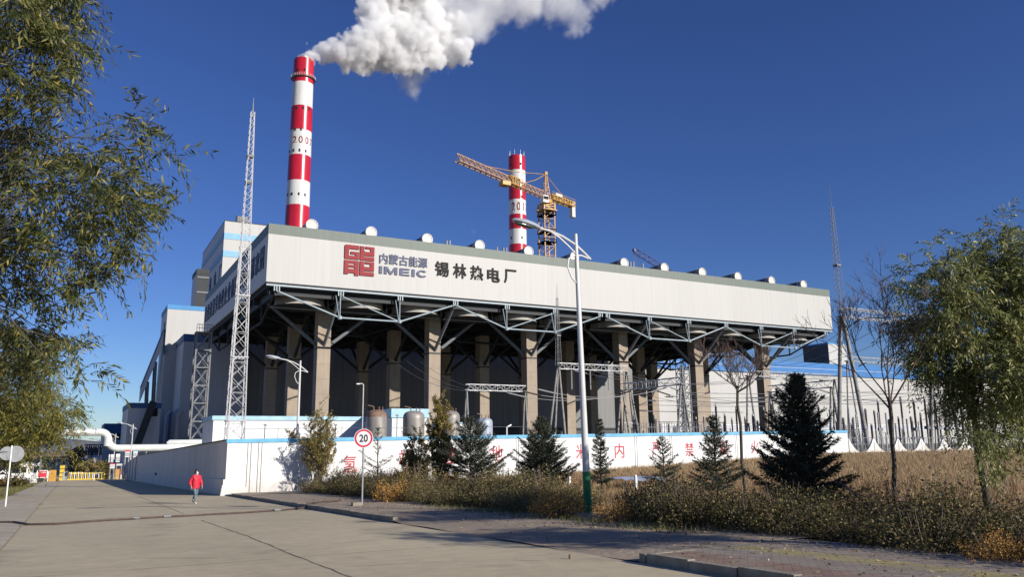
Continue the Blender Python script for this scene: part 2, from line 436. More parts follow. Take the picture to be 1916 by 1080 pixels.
# right pavement: pavers near the camera, trodden earth beyond
sheet("pavement", lin(8.52, 12.2, 10), lin(-20, 11.0, 30), lambda x, y: road_z(y)+.13, 'paver')
def verge_z(x, y):
    dip = 1.0-smooth(9.6, 10.9, y)+smooth(21.5, 23.5, y)
    return road_z(y)+.012+.12*max(min(1, dip), smooth(8.5, 10.5, x))+.015*math.sin(x*3.1+y*1.3)
sheet("dirt_verge", lin(8.36, 13.6, 16), lin(11.0, 51, 64), verge_z, 'dirt')
def kerb(y0, y1):
    mb = MB(); n = max(2, int((y1-y0)/1.0)); r = random.Random(int(y0*10))
    for i in range(n):
        a = y0+(y1-y0)*i/n+.012; b = y0+(y1-y0)*(i+1)/n-.012; j = r.uniform(-.015, .015); z = r.uniform(-.012, .008)
        x0, x1 = 8.36+j, 8.52+j
        mb.add([(x0, a, road_z(a)-.1), (x1, a, road_z(a)-.1), (x1, b, road_z(b)-.1), (x0, b, road_z(b)-.1),
                (x0+.012, a, road_z(a)+.15+z), (x1, a, road_z(a)+.15+z), (x1, b, road_z(b)+.15+z), (x0+.012, b, road_z(b)+.15+z)],
               [(0,3,2,1),(4,5,6,7),(0,1,5,4),(1,2,6,5),(2,3,7,6),(3,0,4,7)])
    return setting(mb.build("kerb", 'kerb'))
kerb(-18, 10.8); kerb(22.6, 49.5)
mb = MB()
for k in range(4):
    x0 = 8.40+k*.62; mb.box((x0, 10.86, road_z(11)-.1), (x0+.6, 11.02, road_z(11)+.145-.004*k))
setting(mb.build("kerb", 'kerb'))
def ribbon(name, pts, w, material, lift, seed, wob=.03):
    r = random.Random(seed); mb = MB(); last = None
    P = []
    for (p, q) in zip(pts, pts[1:]):
        n = max(2, int(math.hypot(q[0]-p[0], q[1]-p[1])/.35))
        for i in range(n): P.append((p[0]+(q[0]-p[0])*i/n+r.uniform(-wob, wob), p[1]+(q[1]-p[1])*i/n+r.uniform(-wob, wob)))
    P.append(pts[-1])
    for (a, b) in zip(P, P[1:]):
        d = Vector((b[0]-a[0], b[1]-a[1], 0)); n = Vector((-d.y, d.x, 0)).normalized()
        w0 = last or w*r.uniform(.4, 1.2); w1 = w*r.uniform(.35, 1.3); last = w1
        mb.add([(a[0]-n.x*w0/2, a[1]-n.y*w0/2, road_z(a[1])+lift), (a[0]+n.x*w0/2, a[1]+n.y*w0/2, road_z(a[1])+lift),
                (b[0]+n.x*w1/2, b[1]+n.y*w1/2, road_z(b[1])+lift), (b[0]-n.x*w1/2, b[1]-n.y*w1/2, road_z(b[1])+lift)], [(0, 1, 2, 3)])
    return setting(mb.build(name, material))
ribbon("road_crack", [(3.9, 8), (3.92, 16), (4.0, 21), (3.9, 28.5)], .032, 'crack', .004, 5, .02)
ribbon("road_crack", [(3.9, 33), (3.9, 60), (3.92, 110)], .035, 'crack', .004, 6, .015)
for k, (y, w) in enumerate(((15.5, .018), (36.5, .03), (43.8, .05), (54, .02), (75, .03))):
    ribbon("road_joint", [(-1.1, y+.2), (8.3, y)], w, 'crack', .004, 20+k, .01)
for k, (a, b) in enumerate((((6.9, 12.6), (7.25, 12.2)), ((2.6, 16.5), (1.2, 17.6)), ((5.8, 13.2), (4.2, 13.6)))):
    ribbon("road_scratch", [a, b], .02, 'crack', .004, 40+k, .02)

# hose laid over the road
MT['hose'] = mat("brown hose", (.085, .055, .042), .7, var=.4, scale=4)
P = [(-3.3, 32.4), (-2.0, 32.6), (-1.5, 32.1), (-1.05, 30.4), (-.3, 30.0), (1.2, 30.6), (3.2, 30.9), (5.2, 31.0), (7.0, 31.4), (8.1, 32.2)]
hp = []
for i in range(len(P)-1):
    for k in range(6):
        t = k/6; x = P[i][0]*(1-t)+P[i+1][0]*t; y = P[i][1]*(1-t)+P[i+1][1]*t
        hp.append((x, y+.05*math.sin(x*3), road_z(y)+.045))
hp.append((8.34, 32.4, road_z(32.4)+.05)); hp += [(8.42, 32.5, road_z(32.5)+.2), (9.2, 33.2, road_z(33)+.19), (10.3, 34.2, road_z(34)+.19)]
hose = tag(MB().tube(hp, .033, 6).build("water_hose", 'hose', None, True), "brown water hose lying across the concrete road", "hose")
for x, y in ((2.1, 30.75), (3.1, 30.88), (7.0, 31.4)):
    MB().tube([(x-.12, y-.02, road_z(y)+.055), (x+.12, y+.02, road_z(y)+.05)], .05, 8).build("hose_coupling", 'galv_dark', hose)

# ------------------------------------------------------------------ boundary walls
WX0, WX1, WY = 8.3, 64.3, 51.5
def wtop(x): return 2.07+(x-WX0)/(WX1-WX0)*.42
def wall_paint():
    m = mat("whitewashed wall", (.80, .80, .78), .8)
    nt = m.node_tree; b = nt.nodes["Principled BSDF"]; N = nt.nodes.new; L = nt.links.new
    tc = N("ShaderNodeTexCoord"); mp = N("ShaderNodeMapping"); mp.inputs["Scale"].default_value = (1, 1, .5); L(tc.outputs["Object"], mp.inputs["Vector"])
    n = N("ShaderNodeTexNoise"); n.inputs["Scale"].default_value = .9; n.inputs["Detail"].default_value = 10; n.inputs["Roughness"].default_value = .7; L(mp.outputs[0], n.inputs["Vector"])
    rp = N("ShaderNodeValToRGB"); e = rp.color_ramp.elements
    e[0].position = .28; e[0].color = (.52, .51, .48, 1); e[1].position = .46; e[1].color = (.74, .74, .72, 1)
    L(n.outputs["Fac"], rp.inputs[0]); L(rp.outputs[0], b.inputs["Base Color"])
    sp = N("ShaderNodeSeparateXYZ"); L(tc.outputs["Object"], sp.inputs[0])
    n5 = N("ShaderNodeTexNoise"); n5.inputs["Scale"].default_value = 2.2; n5.inputs["Detail"].default_value = 8; L(tc.outputs["Object"], n5.inputs["Vector"])
    ad = N("ShaderNodeMath"); ad.operation = 'MULTIPLY_ADD'; L(n5.outputs["Fac"], ad.inputs[0]); ad.inputs[1].default_value = -2.4; L(sp.outputs[2], ad.inputs[2])
    sr = N("ShaderNodeMapRange"); sr.inputs["From Min"].default_value = -1.0; sr.inputs["From Max"].default_value = .1; sr.inputs["To Min"].default_value = .45; sr.inputs["To Max"].default_value = 0; L(ad.outputs[0], sr.inputs["Value"])
    sm_ = N("ShaderNodeMix"); sm_.data_type = 'RGBA'; L(sr.outputs[0], sm_.inputs["Factor"]); L(rp.outputs[0], sm_.inputs["A"]); sm_.inputs["B"].default_value = (.36, .30, .22, 1); L(sm_.outputs["Result"], b.inputs["Base Color"])
    n2 = N("ShaderNodeTexNoise"); n2.inputs["Scale"].default_value = 3; n2.inputs["Detail"].default_value = 6; L(tc.outputs["Object"], n2.inputs["Vector"])
    bp = N("ShaderNodeBump"); bp.inputs["Strength"].default_value = .3; bp.inputs["Distance"].default_value = .03; L(n2.outputs["Fac"], bp.inputs["Height"]); L(bp.outputs[0], b.inputs["Normal"])
    return m
MT['wall_white'] = wall_paint()
MT['wall_shaded'] = mat("shaded white paint", (.74, .69, .61), .9, var=.10, scale=.5, bump=.3, bscale=3, stretch=(1, 1, .35))  # same white paint, warm tint put in against the blue shade
MT['cap_blue'] = mat("blue wall coping", (.13, .40, .62), .6, var=.2, scale=1.0)
MT['seam'] = mat("wall joint shadow gap", (.20, .19, .18), .9)
wall = thing("boundary_wall", (WX0, WY, road_z(WY)), "long white boundary wall with blue coping and red characters behind the spruces", "wall")
def strip_y(mb, x0, x1, n, zb, zt, y0, y1):
    for i in range(n):
        a = x0+(x1-x0)*i/n; b = x0+(x1-x0)*(i+1)/n
        mb.add([(a, y0, zb(a)), (b, y0, zb(b)), (b, y1, zb(b)), (a, y1, zb(a)), (a, y0, zt(a)), (b, y0, zt(b)), (b, y1, zt(b)), (a, y1, zt(a))],
               [(4, 5, 6, 7), (0, 1, 5, 4), (2, 3, 7, 6)] + ([(3, 0, 4, 7)] if i == 0 else []) + ([(1, 2, 6, 5)] if i == n-1 else []))
    return mb
strip_y(MB(), WX0, WX1, 14, lambda x: gz(x, WY)-.6, lambda x: wtop(x)-.24, WY, WY+.26).build("wall_panel", 'wall_white', wall)
strip_y(MB(), WX0-.06, WX1+.02, 14, lambda x: wtop(x)-.24, lambda x: wtop(x), WY-.06, WY+.32).build("coping", 'cap_blue', wall)
MB().add([(7.93, 51.0, road_z(51)-.3), (9.6, 51.15, road_z(51)-.3), (9.6, 51.49, road_z(51)-.3), (7.93, 51.49, road_z(51)-.3),
          (8.1, 51.25, road_z(51)+.62), (9.5, 51.3, road_z(51)+.45), (9.5, 51.49, road_z(51)+.45), (8.1, 51.49, road_z(51)+.62)],
         [(0,3,2,1),(4,5,6,7),(0,1,5,4),(1,2,6,5),(2,3,7,6),(3,0,4,7)]).build("plinth", 'wall_white', wall)
for u in (467, 487, 968, 1190, 1256, 1378, 1438):
    X = AY(u, 840, WY).x
    mb = MB()
    for dx in (-.10, .10): mb.box((X+dx-.022, WY-.012, gz(X, WY)-.3), (X+dx+.022, WY-.0005, wtop(X)-.26))
    mb.build("joint", 'seam', wall)
MT['wall_red'] = mat("painted red", (.48, .035, .055), .85, var=.35, scale=5, detail=8, col2=(.50, .10, .12), spec=.2)
for ch, u, vm in zip("氢站重地百米内严禁烟火", (655, 758, 845, 930, 1005, 1087, 1159, 1228, 1290, 1353, 1412), (869, 858, 853, 849, 846, 845.5, 844, 841.5, 841.5, 839.5, 837)):
    c = AY(u, vm, WY); w = .92; h = 1.12
    text_part("lettering", ch, (c.x-w/2, WY-.012, c.z-h/2), (c.x+w/2, WY-.012, c.z-h/2), h, (0, -1, 0), 'wall_red', wall, depth=.012, bold=.004)

side = thing("boundary_wall", (WX0, WY, road_z(WY)), "shaded white wall running down the road to the gate", "wall")
def sw_top(y): return 2.07-.0218*(y-WY)
def strip_x(mb, y0, y1, n, zb, zt, x0, x1):
    for i in range(n):
        a = y0+(y1-y0)*i/n; b = y0+(y1-y0)*(i+1)/n
        mb.add([(x0, a, zb(a)), (x0, b, zb(b)), (x1, b, zb(b)), (x1, a, zb(a)), (x0, a, zt(a)), (x0, b, zt(b)), (x1, b, zt(b)), (x1, a, zt(a))],
               [(4, 5, 6, 7), (0, 1, 5, 4), (2, 3, 7, 6)] + ([(3, 0, 4, 7)] if i == 0 else []) + ([(1, 2, 6, 5)] if i == n-1 else []))
    return mb
strip_x(MB(), WY+.27, 149, 12, lambda y: road_z(y)-.4, lambda y: sw_top(y)-.08, WX0, WX0+.26).build("wall_panel", 'wall_shaded', side)
strip_x(MB(), WY+.33, 149, 12, lambda y: sw_top(y)-.08, lambda y: sw_top(y), WX0-.06, WX0+.32).build("coping", 'dark_steel', side)
strip_x(MB(), WY+.0, 149, 12, lambda y: road_z(y)-.4, lambda y: road_z(y)+.95, WX0-.12, WX0-.002).build("plinth", 'wall_shaded', side)
MB().box((WX0-.16, 96, road_z(96)+.98), (WX0-.003, 96.6, road_z(96)+1.2)).build("drain_outlet", 'black', side)

# scalloped concrete fence with rails, right of the wall
fence = thing("scalloped_fence", (WX1, WY, gz(WX1, WY)), "white scalloped concrete fence with thin iron rails right of the white wall", "fence")
fx = [64.4+3.63*i for i in range(13)]
for i, (a, b) in enumerate(zip(fx, fx[1:])):
    zb = gz(a, WY)-.3; base = 0.42; top = 1.78-.02*i
    poly = [(a+.03, WY, zb), (b-.03, WY, zb)]
    pr = []
    for k in range(13):
        t = k/12; x = a+.03+(b-a-.06)*t; q = abs(2*t-1)
        pr.append((x, WY, base+(top-base)*max(0, (q-.06)/.94)**2.1 if q < .93 else top))
    poly += pr[::-1]
    MB().prism(poly, (0, .16, 0)).build("concrete_panel", 'wall_white', fence)
    mb = MB()
    mb.bar((a+.2, WY+.08, top+.02), (b-.2, WY+.08, top-.0), .05); mb.bar((a+.2, WY+.08, base+.75), (b-.2, WY+.08, base+.75), .03)
    for k in range(1, 12):
        x = a+(b-a)*k/12; mb.bar((x, WY+.08, base-.1+(abs(k-6)/6)**2), (x, WY+.08, top), .022)
    mb.build("railing", 'galv_dark', fence)

# low bank far beyond the gate, added in place of grey haze
MT['haze'] = mat("distant hill", (.17, .185, .215), 1.0, var=.06, scale=.01, spec=0)
mb = MB(); vs = []; fs = []; n = 40
for i in range(n+1):
    x = -700+1300*i/n; h = 24+7*math.sin(i*.45)+4*math.sin(i*1.3+1)+2*math.sin(i*2.9)
    vs += [(x, 1500, -6), (x, 1560, -5+h*.62), (x, 1660, -5+h), (x, 1900, -6)]
for i in range(n):
    for k in range(3): a = i*4+k; fs.append((a, a+4, a+5, a+1))
mb.add(vs, fs); setting(mb.build("haze_bank", 'haze', None, True))
# ------------------------------------------------------------------ air cooled condenser
AX0, AY0, AZB, AH, AW, AL = 28.49, 145.21, 29.31+EYE, 11.01, 150.67, 80.76
AZT = AZB+AH; AX1 = AX0+AW; AY1 = AY0+AL
acc = thing("air_cooled_condenser", (AX0, AY0, road_z(AY0)), "huge white air cooled condenser on concrete columns with red emblem and dark characters", "condenser")
ZG = AZT-1.95
MB().box((AX0, AY0, AZB), (AX1, AY0+.3, ZG)).build("wind_wall", 'white_clad', acc)
MB().box((AX0, AY0+.3, AZB), (AX0+.3, AY1, ZG)).build("wind_wall", 'white_clad_y', acc)
MB().box((AX1-.3, AY0+.3, AZB), (AX1, AY1, ZG)).build("wind_wall", 'white_clad_y', acc)
MB().box((AX0+.3, AY1-.3, AZB), (AX1-.3, AY1, ZG)).build("wind_wall", 'white_clad', acc)
MB().box((AX0-.03, AY0-.03, ZG), (AX1+.03, AY0+.33, AZT)).build("parapet_band", 'green', acc)
MB().box((AX0-.03, AY0+.33, ZG), (AX0+.33, AY1+.03, AZT)).build("parapet_band", 'green_y', acc)
MB().box((AX1-.33, AY0+.33, ZG), (AX1+.03, AY1+.03, AZT)).build("parapet_band", 'green_y', acc)
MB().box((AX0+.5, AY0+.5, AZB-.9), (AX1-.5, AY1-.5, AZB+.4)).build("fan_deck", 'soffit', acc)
GX = [AX0+2+12*i+(2.0 if i > 6 else 0) for i in range(13)]      # grid lines of the twelve cells
GXs = GX[:6]+[GX[6]]+[GX[6]+2.0]+GX[7:]
for x in GXs:
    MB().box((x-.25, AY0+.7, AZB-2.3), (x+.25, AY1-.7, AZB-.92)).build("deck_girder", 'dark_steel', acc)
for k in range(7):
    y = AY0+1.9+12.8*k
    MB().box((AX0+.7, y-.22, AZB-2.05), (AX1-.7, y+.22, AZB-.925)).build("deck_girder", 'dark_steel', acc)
# pale edge beam with its hanger plates
mb = MB(); mb.box((AX0+.1, AY0+.10, AZB-.62), (AX1-.1, AY0+.36, AZB-.34))
mb.box((AX0+.1, AY0+.04, AZB-.68), (AX1-.1, AY0+.44, AZB-.62)); mb.build("edge_beam", 'truss', acc)
MB().box((AX0+.1, AY0+.06, AZB-.2), (AX1-.1, AY0+.4, AZB-.02)).build("drip_edge", 'dark_steel', acc)
for x in GXs:
    mb = MB(); mb.box((x-.55, AY0+.0, AZB-1.6), (x-.35, AY0+.4, AZB-.69)); mb.box((x+.35, AY0+.0, AZB-1.6), (x+.55, AY0+.4, AZB-.69)); mb.box((x-.1, AY0+.1, AZB-1.5), (x+.1, AY0+.3, AZB-.69)); mb.build("hanger", 'truss', acc)
# fan rings under every cell of the three front rows
for j in range(1):
    for i in range(12):
        cx = (GXs[i]+GXs[i+1])/2 if i < 6 else (GXs[i+1]+GXs[i+2])/2
        cy = AY0+7.6+12.8*j
        mb = MB(); mb.lathe((cx, cy, AZB), [(4.7, -.95), (4.7, -2.3), (4.8, -2.8), (5.0, -3.05), (5.02, -3.12), (4.9, -3.12), (4.6, -2.8), (4.5, -2.0), (4.5, -.95)], 40, cap=False)
        ring = mb.build("fan_ring", 'ring', acc, True)
        MB().lathe((cx, cy, AZB), [(4.82, -3.2), (4.82, -3.1)], 40).build("shade_disc", 'dark_steel', ring)  # dark disc closing the ring, standing in for its shaded inside
        if j == 0:
            mb = MB(); mb.box((cx-5.6, cy-.3, AZB-3.45), (cx+5.6, cy+.3, AZB-3.33))
            for s in (-1, 1):
                mb.tube([(cx+s*4.9, cy-2.4, AZB-.95), (cx+s*5.0, cy-2.6, AZB-3.4)], .07, 5)
            mb.build("fan_bridge", 'truss', acc)
# front and inner trusses, 36 m each
def acc_truss(y, xs4, flip, material='truss', r=.18):
    t0, t1, t2, t3 = xs4; zt = AZB-1.5; zb = AZB-5.75
    mb = MB()
    for p, q, rr in (((t0, zt), (t1, zb), r), ((t1, zb), (t2, zb), r), ((t2, zb), (t3, zt), r), ((t1, zt), (t1, zb), r*.6), ((t2, zt), (t2, zb), r*.6)):
        mb.tube([(p[0], y, p[1]), (q[0], y, q[1])], rr, 8)
    mb.tube([(t1-.9, y, zt), (t1-.15, y, zb)], r*.45, 6); mb.tube([(t2-.9, y, zt), (t2-.15, y, zb)], r*.45, 6)
    a = ((t1, zt), (t2, zb)) if not flip else ((t1, zb), (t2, zt))
    mb.tube([(a[0][0], y, a[0][1]), (a[1][0], y, a[1][1])], r*.7, 8)
    for x in (t1, t2): mb.lathe((x, y, zb), [(.05, -.42), (.42, -.3), (.45, .3), (.05, .42)], 10)
    mb.build("truss", material, acc, True)
sets = ((GXs[0:4], False), (GXs[3:7], True), (GXs[7:11], False), (GXs[10:14], True))
for xs4, fl in sets: acc_truss(AY0+.35, xs4, fl)
for yy in (AY0+24, AY0+48):
    for xs4, fl in sets: acc_truss(yy, xs4, fl, 'dark_steel', .26)
for x in (GXs[0], GXs[13]):
    for k in range(2):
        y0 = AY0+1+k*39
        mb = MB(); zt, zb = AZB-1.5, AZB-5.75
        for p, q in (((y0, zt), (y0+12, zb)), ((y0+12, zb), (y0+25, zb)), ((y0+25, zb), (y0+38, zt)), ((y0+12, zb), (y0+12, zt)), ((y0+25, zb), (y0+25, zt))):
            mb.tube([(x, p[0], p[1]), (x, q[0], q[1])], .22, 8)
        mb.build("truss", 'dark_steel', acc, True)
def column_material():
    m = mat("board marked concrete", (.33, .27, .205), .9, var=.12, scale=.6, stretch=(1, 1, .4))
    nt = m.node_tree; b = nt.nodes["Principled BSDF"]; N = nt.nodes.new; L = nt.links.new
    src = b.inputs["Base Color"].links[0].from_socket
    tc = N("ShaderNodeTexCoord"); sp = N("ShaderNodeSeparateXYZ"); L(tc.outputs["Object"], sp.inputs[0])
    def line(sock, step, wd):
        a = N("ShaderNodeMath"); a.operation = 'PINGPONG'; L(sock, a.inputs[0]); a.inputs[1].default_value = step/2
        c = N("ShaderNodeMath"); c.operation = 'LESS_THAN'; L(a.outputs[0], c.inputs[0]); c.inputs[1].default_value = wd; return c.outputs[0]
    h = line(sp.outputs[2], 3.0, .06); v = line(sp.outputs[0], 1.4, .018)
    mxm = N("ShaderNodeMath"); mxm.operation = 'MAXIMUM'; L(h, mxm.inputs[0]); L(v, mxm.inputs[1])
    sc = N("ShaderNodeMath"); sc.operation = 'MULTIPLY'; L(mxm.outputs[0], sc.inputs[0]); sc.inputs[1].default_value = .55
    mx = N("ShaderNodeMix"); mx.data_type = 'RGBA'; L(sc.outputs[0], mx.inputs["Factor"]); L(src, mx.inputs["A"]); mx.inputs["B"].default_value = (.20, .17, .13, 1)
    L(mx.outputs["Result"], b.inputs["Base Color"])
    return m
MT['column'] = column_material()
for j, dy in enumerate((12.0, 36.0, 60.0)):
    for i, gi in enumerate((1, 3, 5, 8, 10, 12)):
        x = GXs[gi]; y = AY0+dy; zn = AZB-9.3
        w = 1.32
        col = MB().box((x-w, y-w, road_z(y)-.2), (x+w, y+w, AZB-2.35)).build("column", 'column', acc)
        mb = MB(); mb.box((x-w-.05, y-w-.05, zn-1.25), (x+w+.05, y+w+.05, zn-.95)); mb.build("collar", 'dark_steel', col)
        for dx, dyy in ((-1, 0), (1, 0), (0, -1), (0, 1)):
            e = (x+dx*11.4, y+dyy*11.0, AZB-1.7) if dyy <= 0 else (x, y+11.4, AZB-1.7)
            MB().tube([(x+dx*w*.9, y+dyy*w*.9, zn-.5), e], .36, 8).build("strut", ('strut' if j == 0 and dyy != 1 else 'dark_steel'), col, True)  # rear and inward struts darker: the deck's shade is put into their colour
# steam ducts along the roof, disc ends to the front
for i in range(12):
    cx = (GXs[i]+GXs[i+1])/2 if i < 6 else (GXs[i+1]+GXs[i+2])/2
    if i == 0: cx += .2
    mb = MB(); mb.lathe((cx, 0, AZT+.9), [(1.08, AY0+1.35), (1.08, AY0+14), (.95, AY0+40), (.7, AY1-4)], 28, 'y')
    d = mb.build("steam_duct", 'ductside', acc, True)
    mb = MB(); mb.lathe((cx, 0, AZT+.9), [(.96, AY0+1.04), (1.04, AY0+.92), (1.17, AY0+.92), (1.21, AY0+.98), (1.21, AY0+1.5), (1.12, AY0+1.55)], 28, 'y')
    mb.build("end_cap", 'duct', d, True)
    MB().lathe((cx, 0, AZT+.9), [(1.15, AY0+1.9), (1.15, AY0+2.3)], 28, 'y').build("flange", 'duct', d, True)
for u, v, n in ((836, 458, 2), (930, 470, 1), (942, 471, 2), (1180, 497, 2), (1203, 500, 1)):
    for k in range(n):
        p = AY(u+k*5.5, v, AY0+6)
        MB().tube([(p.x, p.y, AZT-3), (p.x, p.y, p.z+.9)], .22, 8).build("vent_pipe", 'galv', acc)
p = AY(1085, 483, AY0+9); MB().box((p.x, p.y, AZT-2), (p.x+8, p.y+1, AZT+1.0)).build("roof_channel", 'galv', acc)
# emblem: four rounded blocks carved by slots, drawn on a unit square (x right, y up)
e0 = AY(643, 519, AY0).x; e1 = AY(699.5, 519, AY0).x
ez0 = AY(643, 512.5, AY0).z; ez1 = AY(643, 457.2, AY0).z
ew, eh = (e1-e0), (ez1-ez0)
glyph = {
 'tl': [(0,.48),(.02,.56),(.0,.97),(.03,1.0),(.47,1.0),(.47,.86),(.12,.86),(.12,.60),(.36,.60),(.36,.66),(.22,.66),(.22,.78),(.47,.78),(.47,.48),(.06,.48)],
 'bl': [(0,.02),(0,.44),(.47,.44),(.47,0),(.36,0),(.36,.08),(.12,.08),(.12,.02)],
}
def logo_poly(pts, k="emblem"):
    q = [(e0+x*ew, AY0-.02, ez0+y*eh) for x, y in pts]
    return MB().prism(q, (0, -.22, 0))
ml = logo_poly([(0.01,.52),(0,.55),(0,.97),(.03,1.0),(.475,1.0),(.475,.865),(.14,.865),(.14,.635),(.36,.635),(.36,.69),(.20,.69),(.20,.78),(.475,.78),(.475,.52)])
ml.build("emblem", 'logo_red', acc)
mb = MB()
def rect(mb, x0, y0, x1, y1): mb.prism([(e0+x0*ew, AY0-.02, ez0+y0*eh), (e0+x1*ew, AY0-.02, ez0+y0*eh), (e0+x1*ew, AY0-.02, ez0+y1*eh), (e0+x0*ew, AY0-.02, ez0+y1*eh)], (0, -.22, 0))
rect(mb, .0, .0, .13, .475); rect(mb, .345, -.03, .475, .475); rect(mb, .13, .38, .345, .475); rect(mb, .13, .245, .345, .325); rect(mb, .13, .05, .345, .185)
mb.build("emblem", 'logo_red', acc)
for dy0 in (.52, .0):
    mb = MB(); k = .475/.48
    rect(mb, .515, dy0, .645, dy0+.48); rect(mb, .645, dy0, .99, dy0+.125); rect(mb, .645, dy0+.165, .99, dy0+.30); rect(mb, .86, dy0+.30, .99, dy0+.48); rect(mb, .685, dy0+.405, .86, dy0+.48); rect(mb, .645, dy0+.30, .665, dy0+.325)
    mb.build("emblem", 'logo_red', acc)
def front_text(body, u0, v0, u1, v1, vt, material, bold=.012, depth=.15):
    a = AY(u0, v0, AY0); b = AY(u1, v1, AY0); t = AY(u0, vt, AY0)
    z = (a.z+b.z)/2
    return text_part("lettering", body, (a.x, AY0-.1, z), (b.x, AY0-.1, z), t.z-a.z, (0, -1, 0), material, acc, depth, bold)
front_text("内蒙古能源", 709.5, 493, 799.5, 502.5, 473.5, 'logo_blue', .018)
ia, ib = AY(709, 513.5, AY0), AY(799.5, 519, AY0); iz0 = (ia.z+ib.z)/2; ih = AY(709, 499.5, AY0).z-ia.z; iw = ib.x-ia.x
def ipoly(pts, x0, w): MB().prism([(ia.x+(x0+px_*w)*iw, AY0-.02, iz0+py_*ih) for px_, py_ in pts], (0, -.18, 0)).build("lettering", 'logo_blue', acc)
I_ = [(0, 0), (1, 0), (1, 1), (0, 1)]
ipoly(I_, 0, .06)
ipoly([(0, 0), (.2, 0), (.2, .62), (.42, 0), (.58, 0), (.8, .62), (.8, 0), (1, 0), (1, 1), (.76, 1), (.5, .3), (.24, 1), (0, 1)], .10, .27)
ipoly([(0, 0), (1, 0), (1, .2), (.3, .2), (.3, .4), (.95, .4), (.95, .6), (.3, .6), (.3, .8), (1, .8), (1, 1), (0, 1)], .42, .20)
ipoly(I_, .67, .06)
ipoly([(.5+.5*math.cos(t)*1.0, .5+.5*math.sin(t)) for t in [R(38+k*284/16) for k in range(17)]]+[(.5+.27*math.cos(t), .5+.28*math.sin(t)) for t in [R(322-k*284/16) for k in range(17)]], .77, .23)
for ch, u0, u1, vb, vt in (("锡", 813.5, 839.5, 517.5, 489), ("林", 847.5, 872.5, 520.5, 493), ("热", 879.5, 904, 524, 497), ("电", 911.5, 935, 528, 501.5), ("厂", 943, 966, 530, 504)):
    front_text(ch, u0, vb, u1, vb+1, vt, 'logo_dark', .022)
# the dark row of characters on the shaded end wall
body = "建设资源节约型企业创造绿色能源家园"
ya, yb = AY1-3.0, AY0+4.5
for k, ch in enumerate(body):
    y = ya+(yb-ya)*k/(len(body)-1)
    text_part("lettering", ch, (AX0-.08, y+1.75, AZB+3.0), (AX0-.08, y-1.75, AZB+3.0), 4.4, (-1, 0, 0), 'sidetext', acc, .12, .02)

# ------------------------------------------------------------------ buildings
def block(name, c, x1, y1, zb, label, front='white_clad', sidem='hall_y', band=None, bandh=1.5, roof='dark_steel', cat="building"):
    """a building whose nearest upright edge has its top at c"""
    t = thing(name, (c.x, c.y, zb), label, cat)
    zt = c.z; zc = zt-bandh if band else zt
    mb = MB(); mb.add([(c.x, c.y, zb), (x1, c.y, zb), (x1, c.y, zc), (c.x, c.y, zc), (x1, y1, zb), (x1, y1, zc), (c.x, y1, zb), (c.x, y1, zc)], [(0, 1, 2, 3), (6, 4, 5, 7), (3, 2, 5, 7)])
    mb.build("wall", front, t)
    for xx in (c.x, x1):
        MB().add([(xx, c.y, zb), (xx, y1, zb), (xx, y1, zc), (xx, c.y, zc)], [(0, 1, 2, 3)]).build("end_wall", sidem, t)
    if band:
        MB().box((c.x-.12, c.y-.12, zc), (x1+.12, y1+.12, zt)).build("parapet", band, t)
    else:
        MB().box((c.x-.05, c.y-.05, zt), (x1+.05, y1+.05, zt+.3)).build("roof", roof, t)
    return t
# turbine hall behind the condenser
p = AY(455, 700, 240.0)
tb = thing("turbine_hall", (p.x, 240, -5), "long grey turbine hall in deep shade behind the condenser columns", "building")
xr = AY(1211, 760, 240).x
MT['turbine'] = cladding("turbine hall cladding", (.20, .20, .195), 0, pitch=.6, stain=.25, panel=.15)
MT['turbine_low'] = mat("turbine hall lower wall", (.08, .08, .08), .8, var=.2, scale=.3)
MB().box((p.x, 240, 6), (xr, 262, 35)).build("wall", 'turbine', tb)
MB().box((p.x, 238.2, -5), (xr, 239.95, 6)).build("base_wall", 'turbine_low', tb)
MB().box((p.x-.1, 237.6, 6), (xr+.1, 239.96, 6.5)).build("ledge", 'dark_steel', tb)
for k in range(9):
    x = p.x+8+(xr-p.x-16)*k/8
    w = MB().box((x-2.2, 238.1, -4.6), (x+2.2, 238.19, 3.5 if k % 3 else -.2)).build("door" if k % 3 == 0 else "window", 'dark_steel', tb)
    MB().box((x-2.35, 238.04, 3.5 if k % 3 else -.2), (x+2.35, 238.19, 3.75 if k % 3 else .05)).build("frame", 'hall', w)
# boiler house
c = AY(421, 413.3, 290); yb = AX(380, 468, c.x).y
bh = block("boiler_house", c, c.x+60, yb, -5, "tall white boiler house with two pale blue stripes behind the white lattice mast", 'white_clad', 'hall_y')
for v0, v1 in ((435.3, 446.5), (468.7, 480)):
    z1 = AY(421, v0, 290).z; z0 = AY(421, v1, 290).z
    mb = MB(); mb.box((c.x-.15, c.y-.15, z0), (c.x+60, c.y-.001, z1)); mb.box((c.x-.15, c.y-.15, z0), (c.x-.001, yb, z1)); mb.build("stripe", 'pale_blue', bh)
for k, ch in enumerate("锡林热电厂"):
    y = yb-6+(c.y+4-yb+6)*k/4
    z = AX(405, 520, c.x).z
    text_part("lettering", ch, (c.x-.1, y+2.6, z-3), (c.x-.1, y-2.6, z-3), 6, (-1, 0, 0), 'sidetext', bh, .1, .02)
mb = MB()
for u in (448, 452, 459, 463):
    q = AY(u, 412, 292); mb.lathe((q.x, q.y+3, c.z), [(.9, 0), (.9, 3.6), (.6, 3.8)], 10)
mb.build("roof_vent", 'galv_dark', bh)
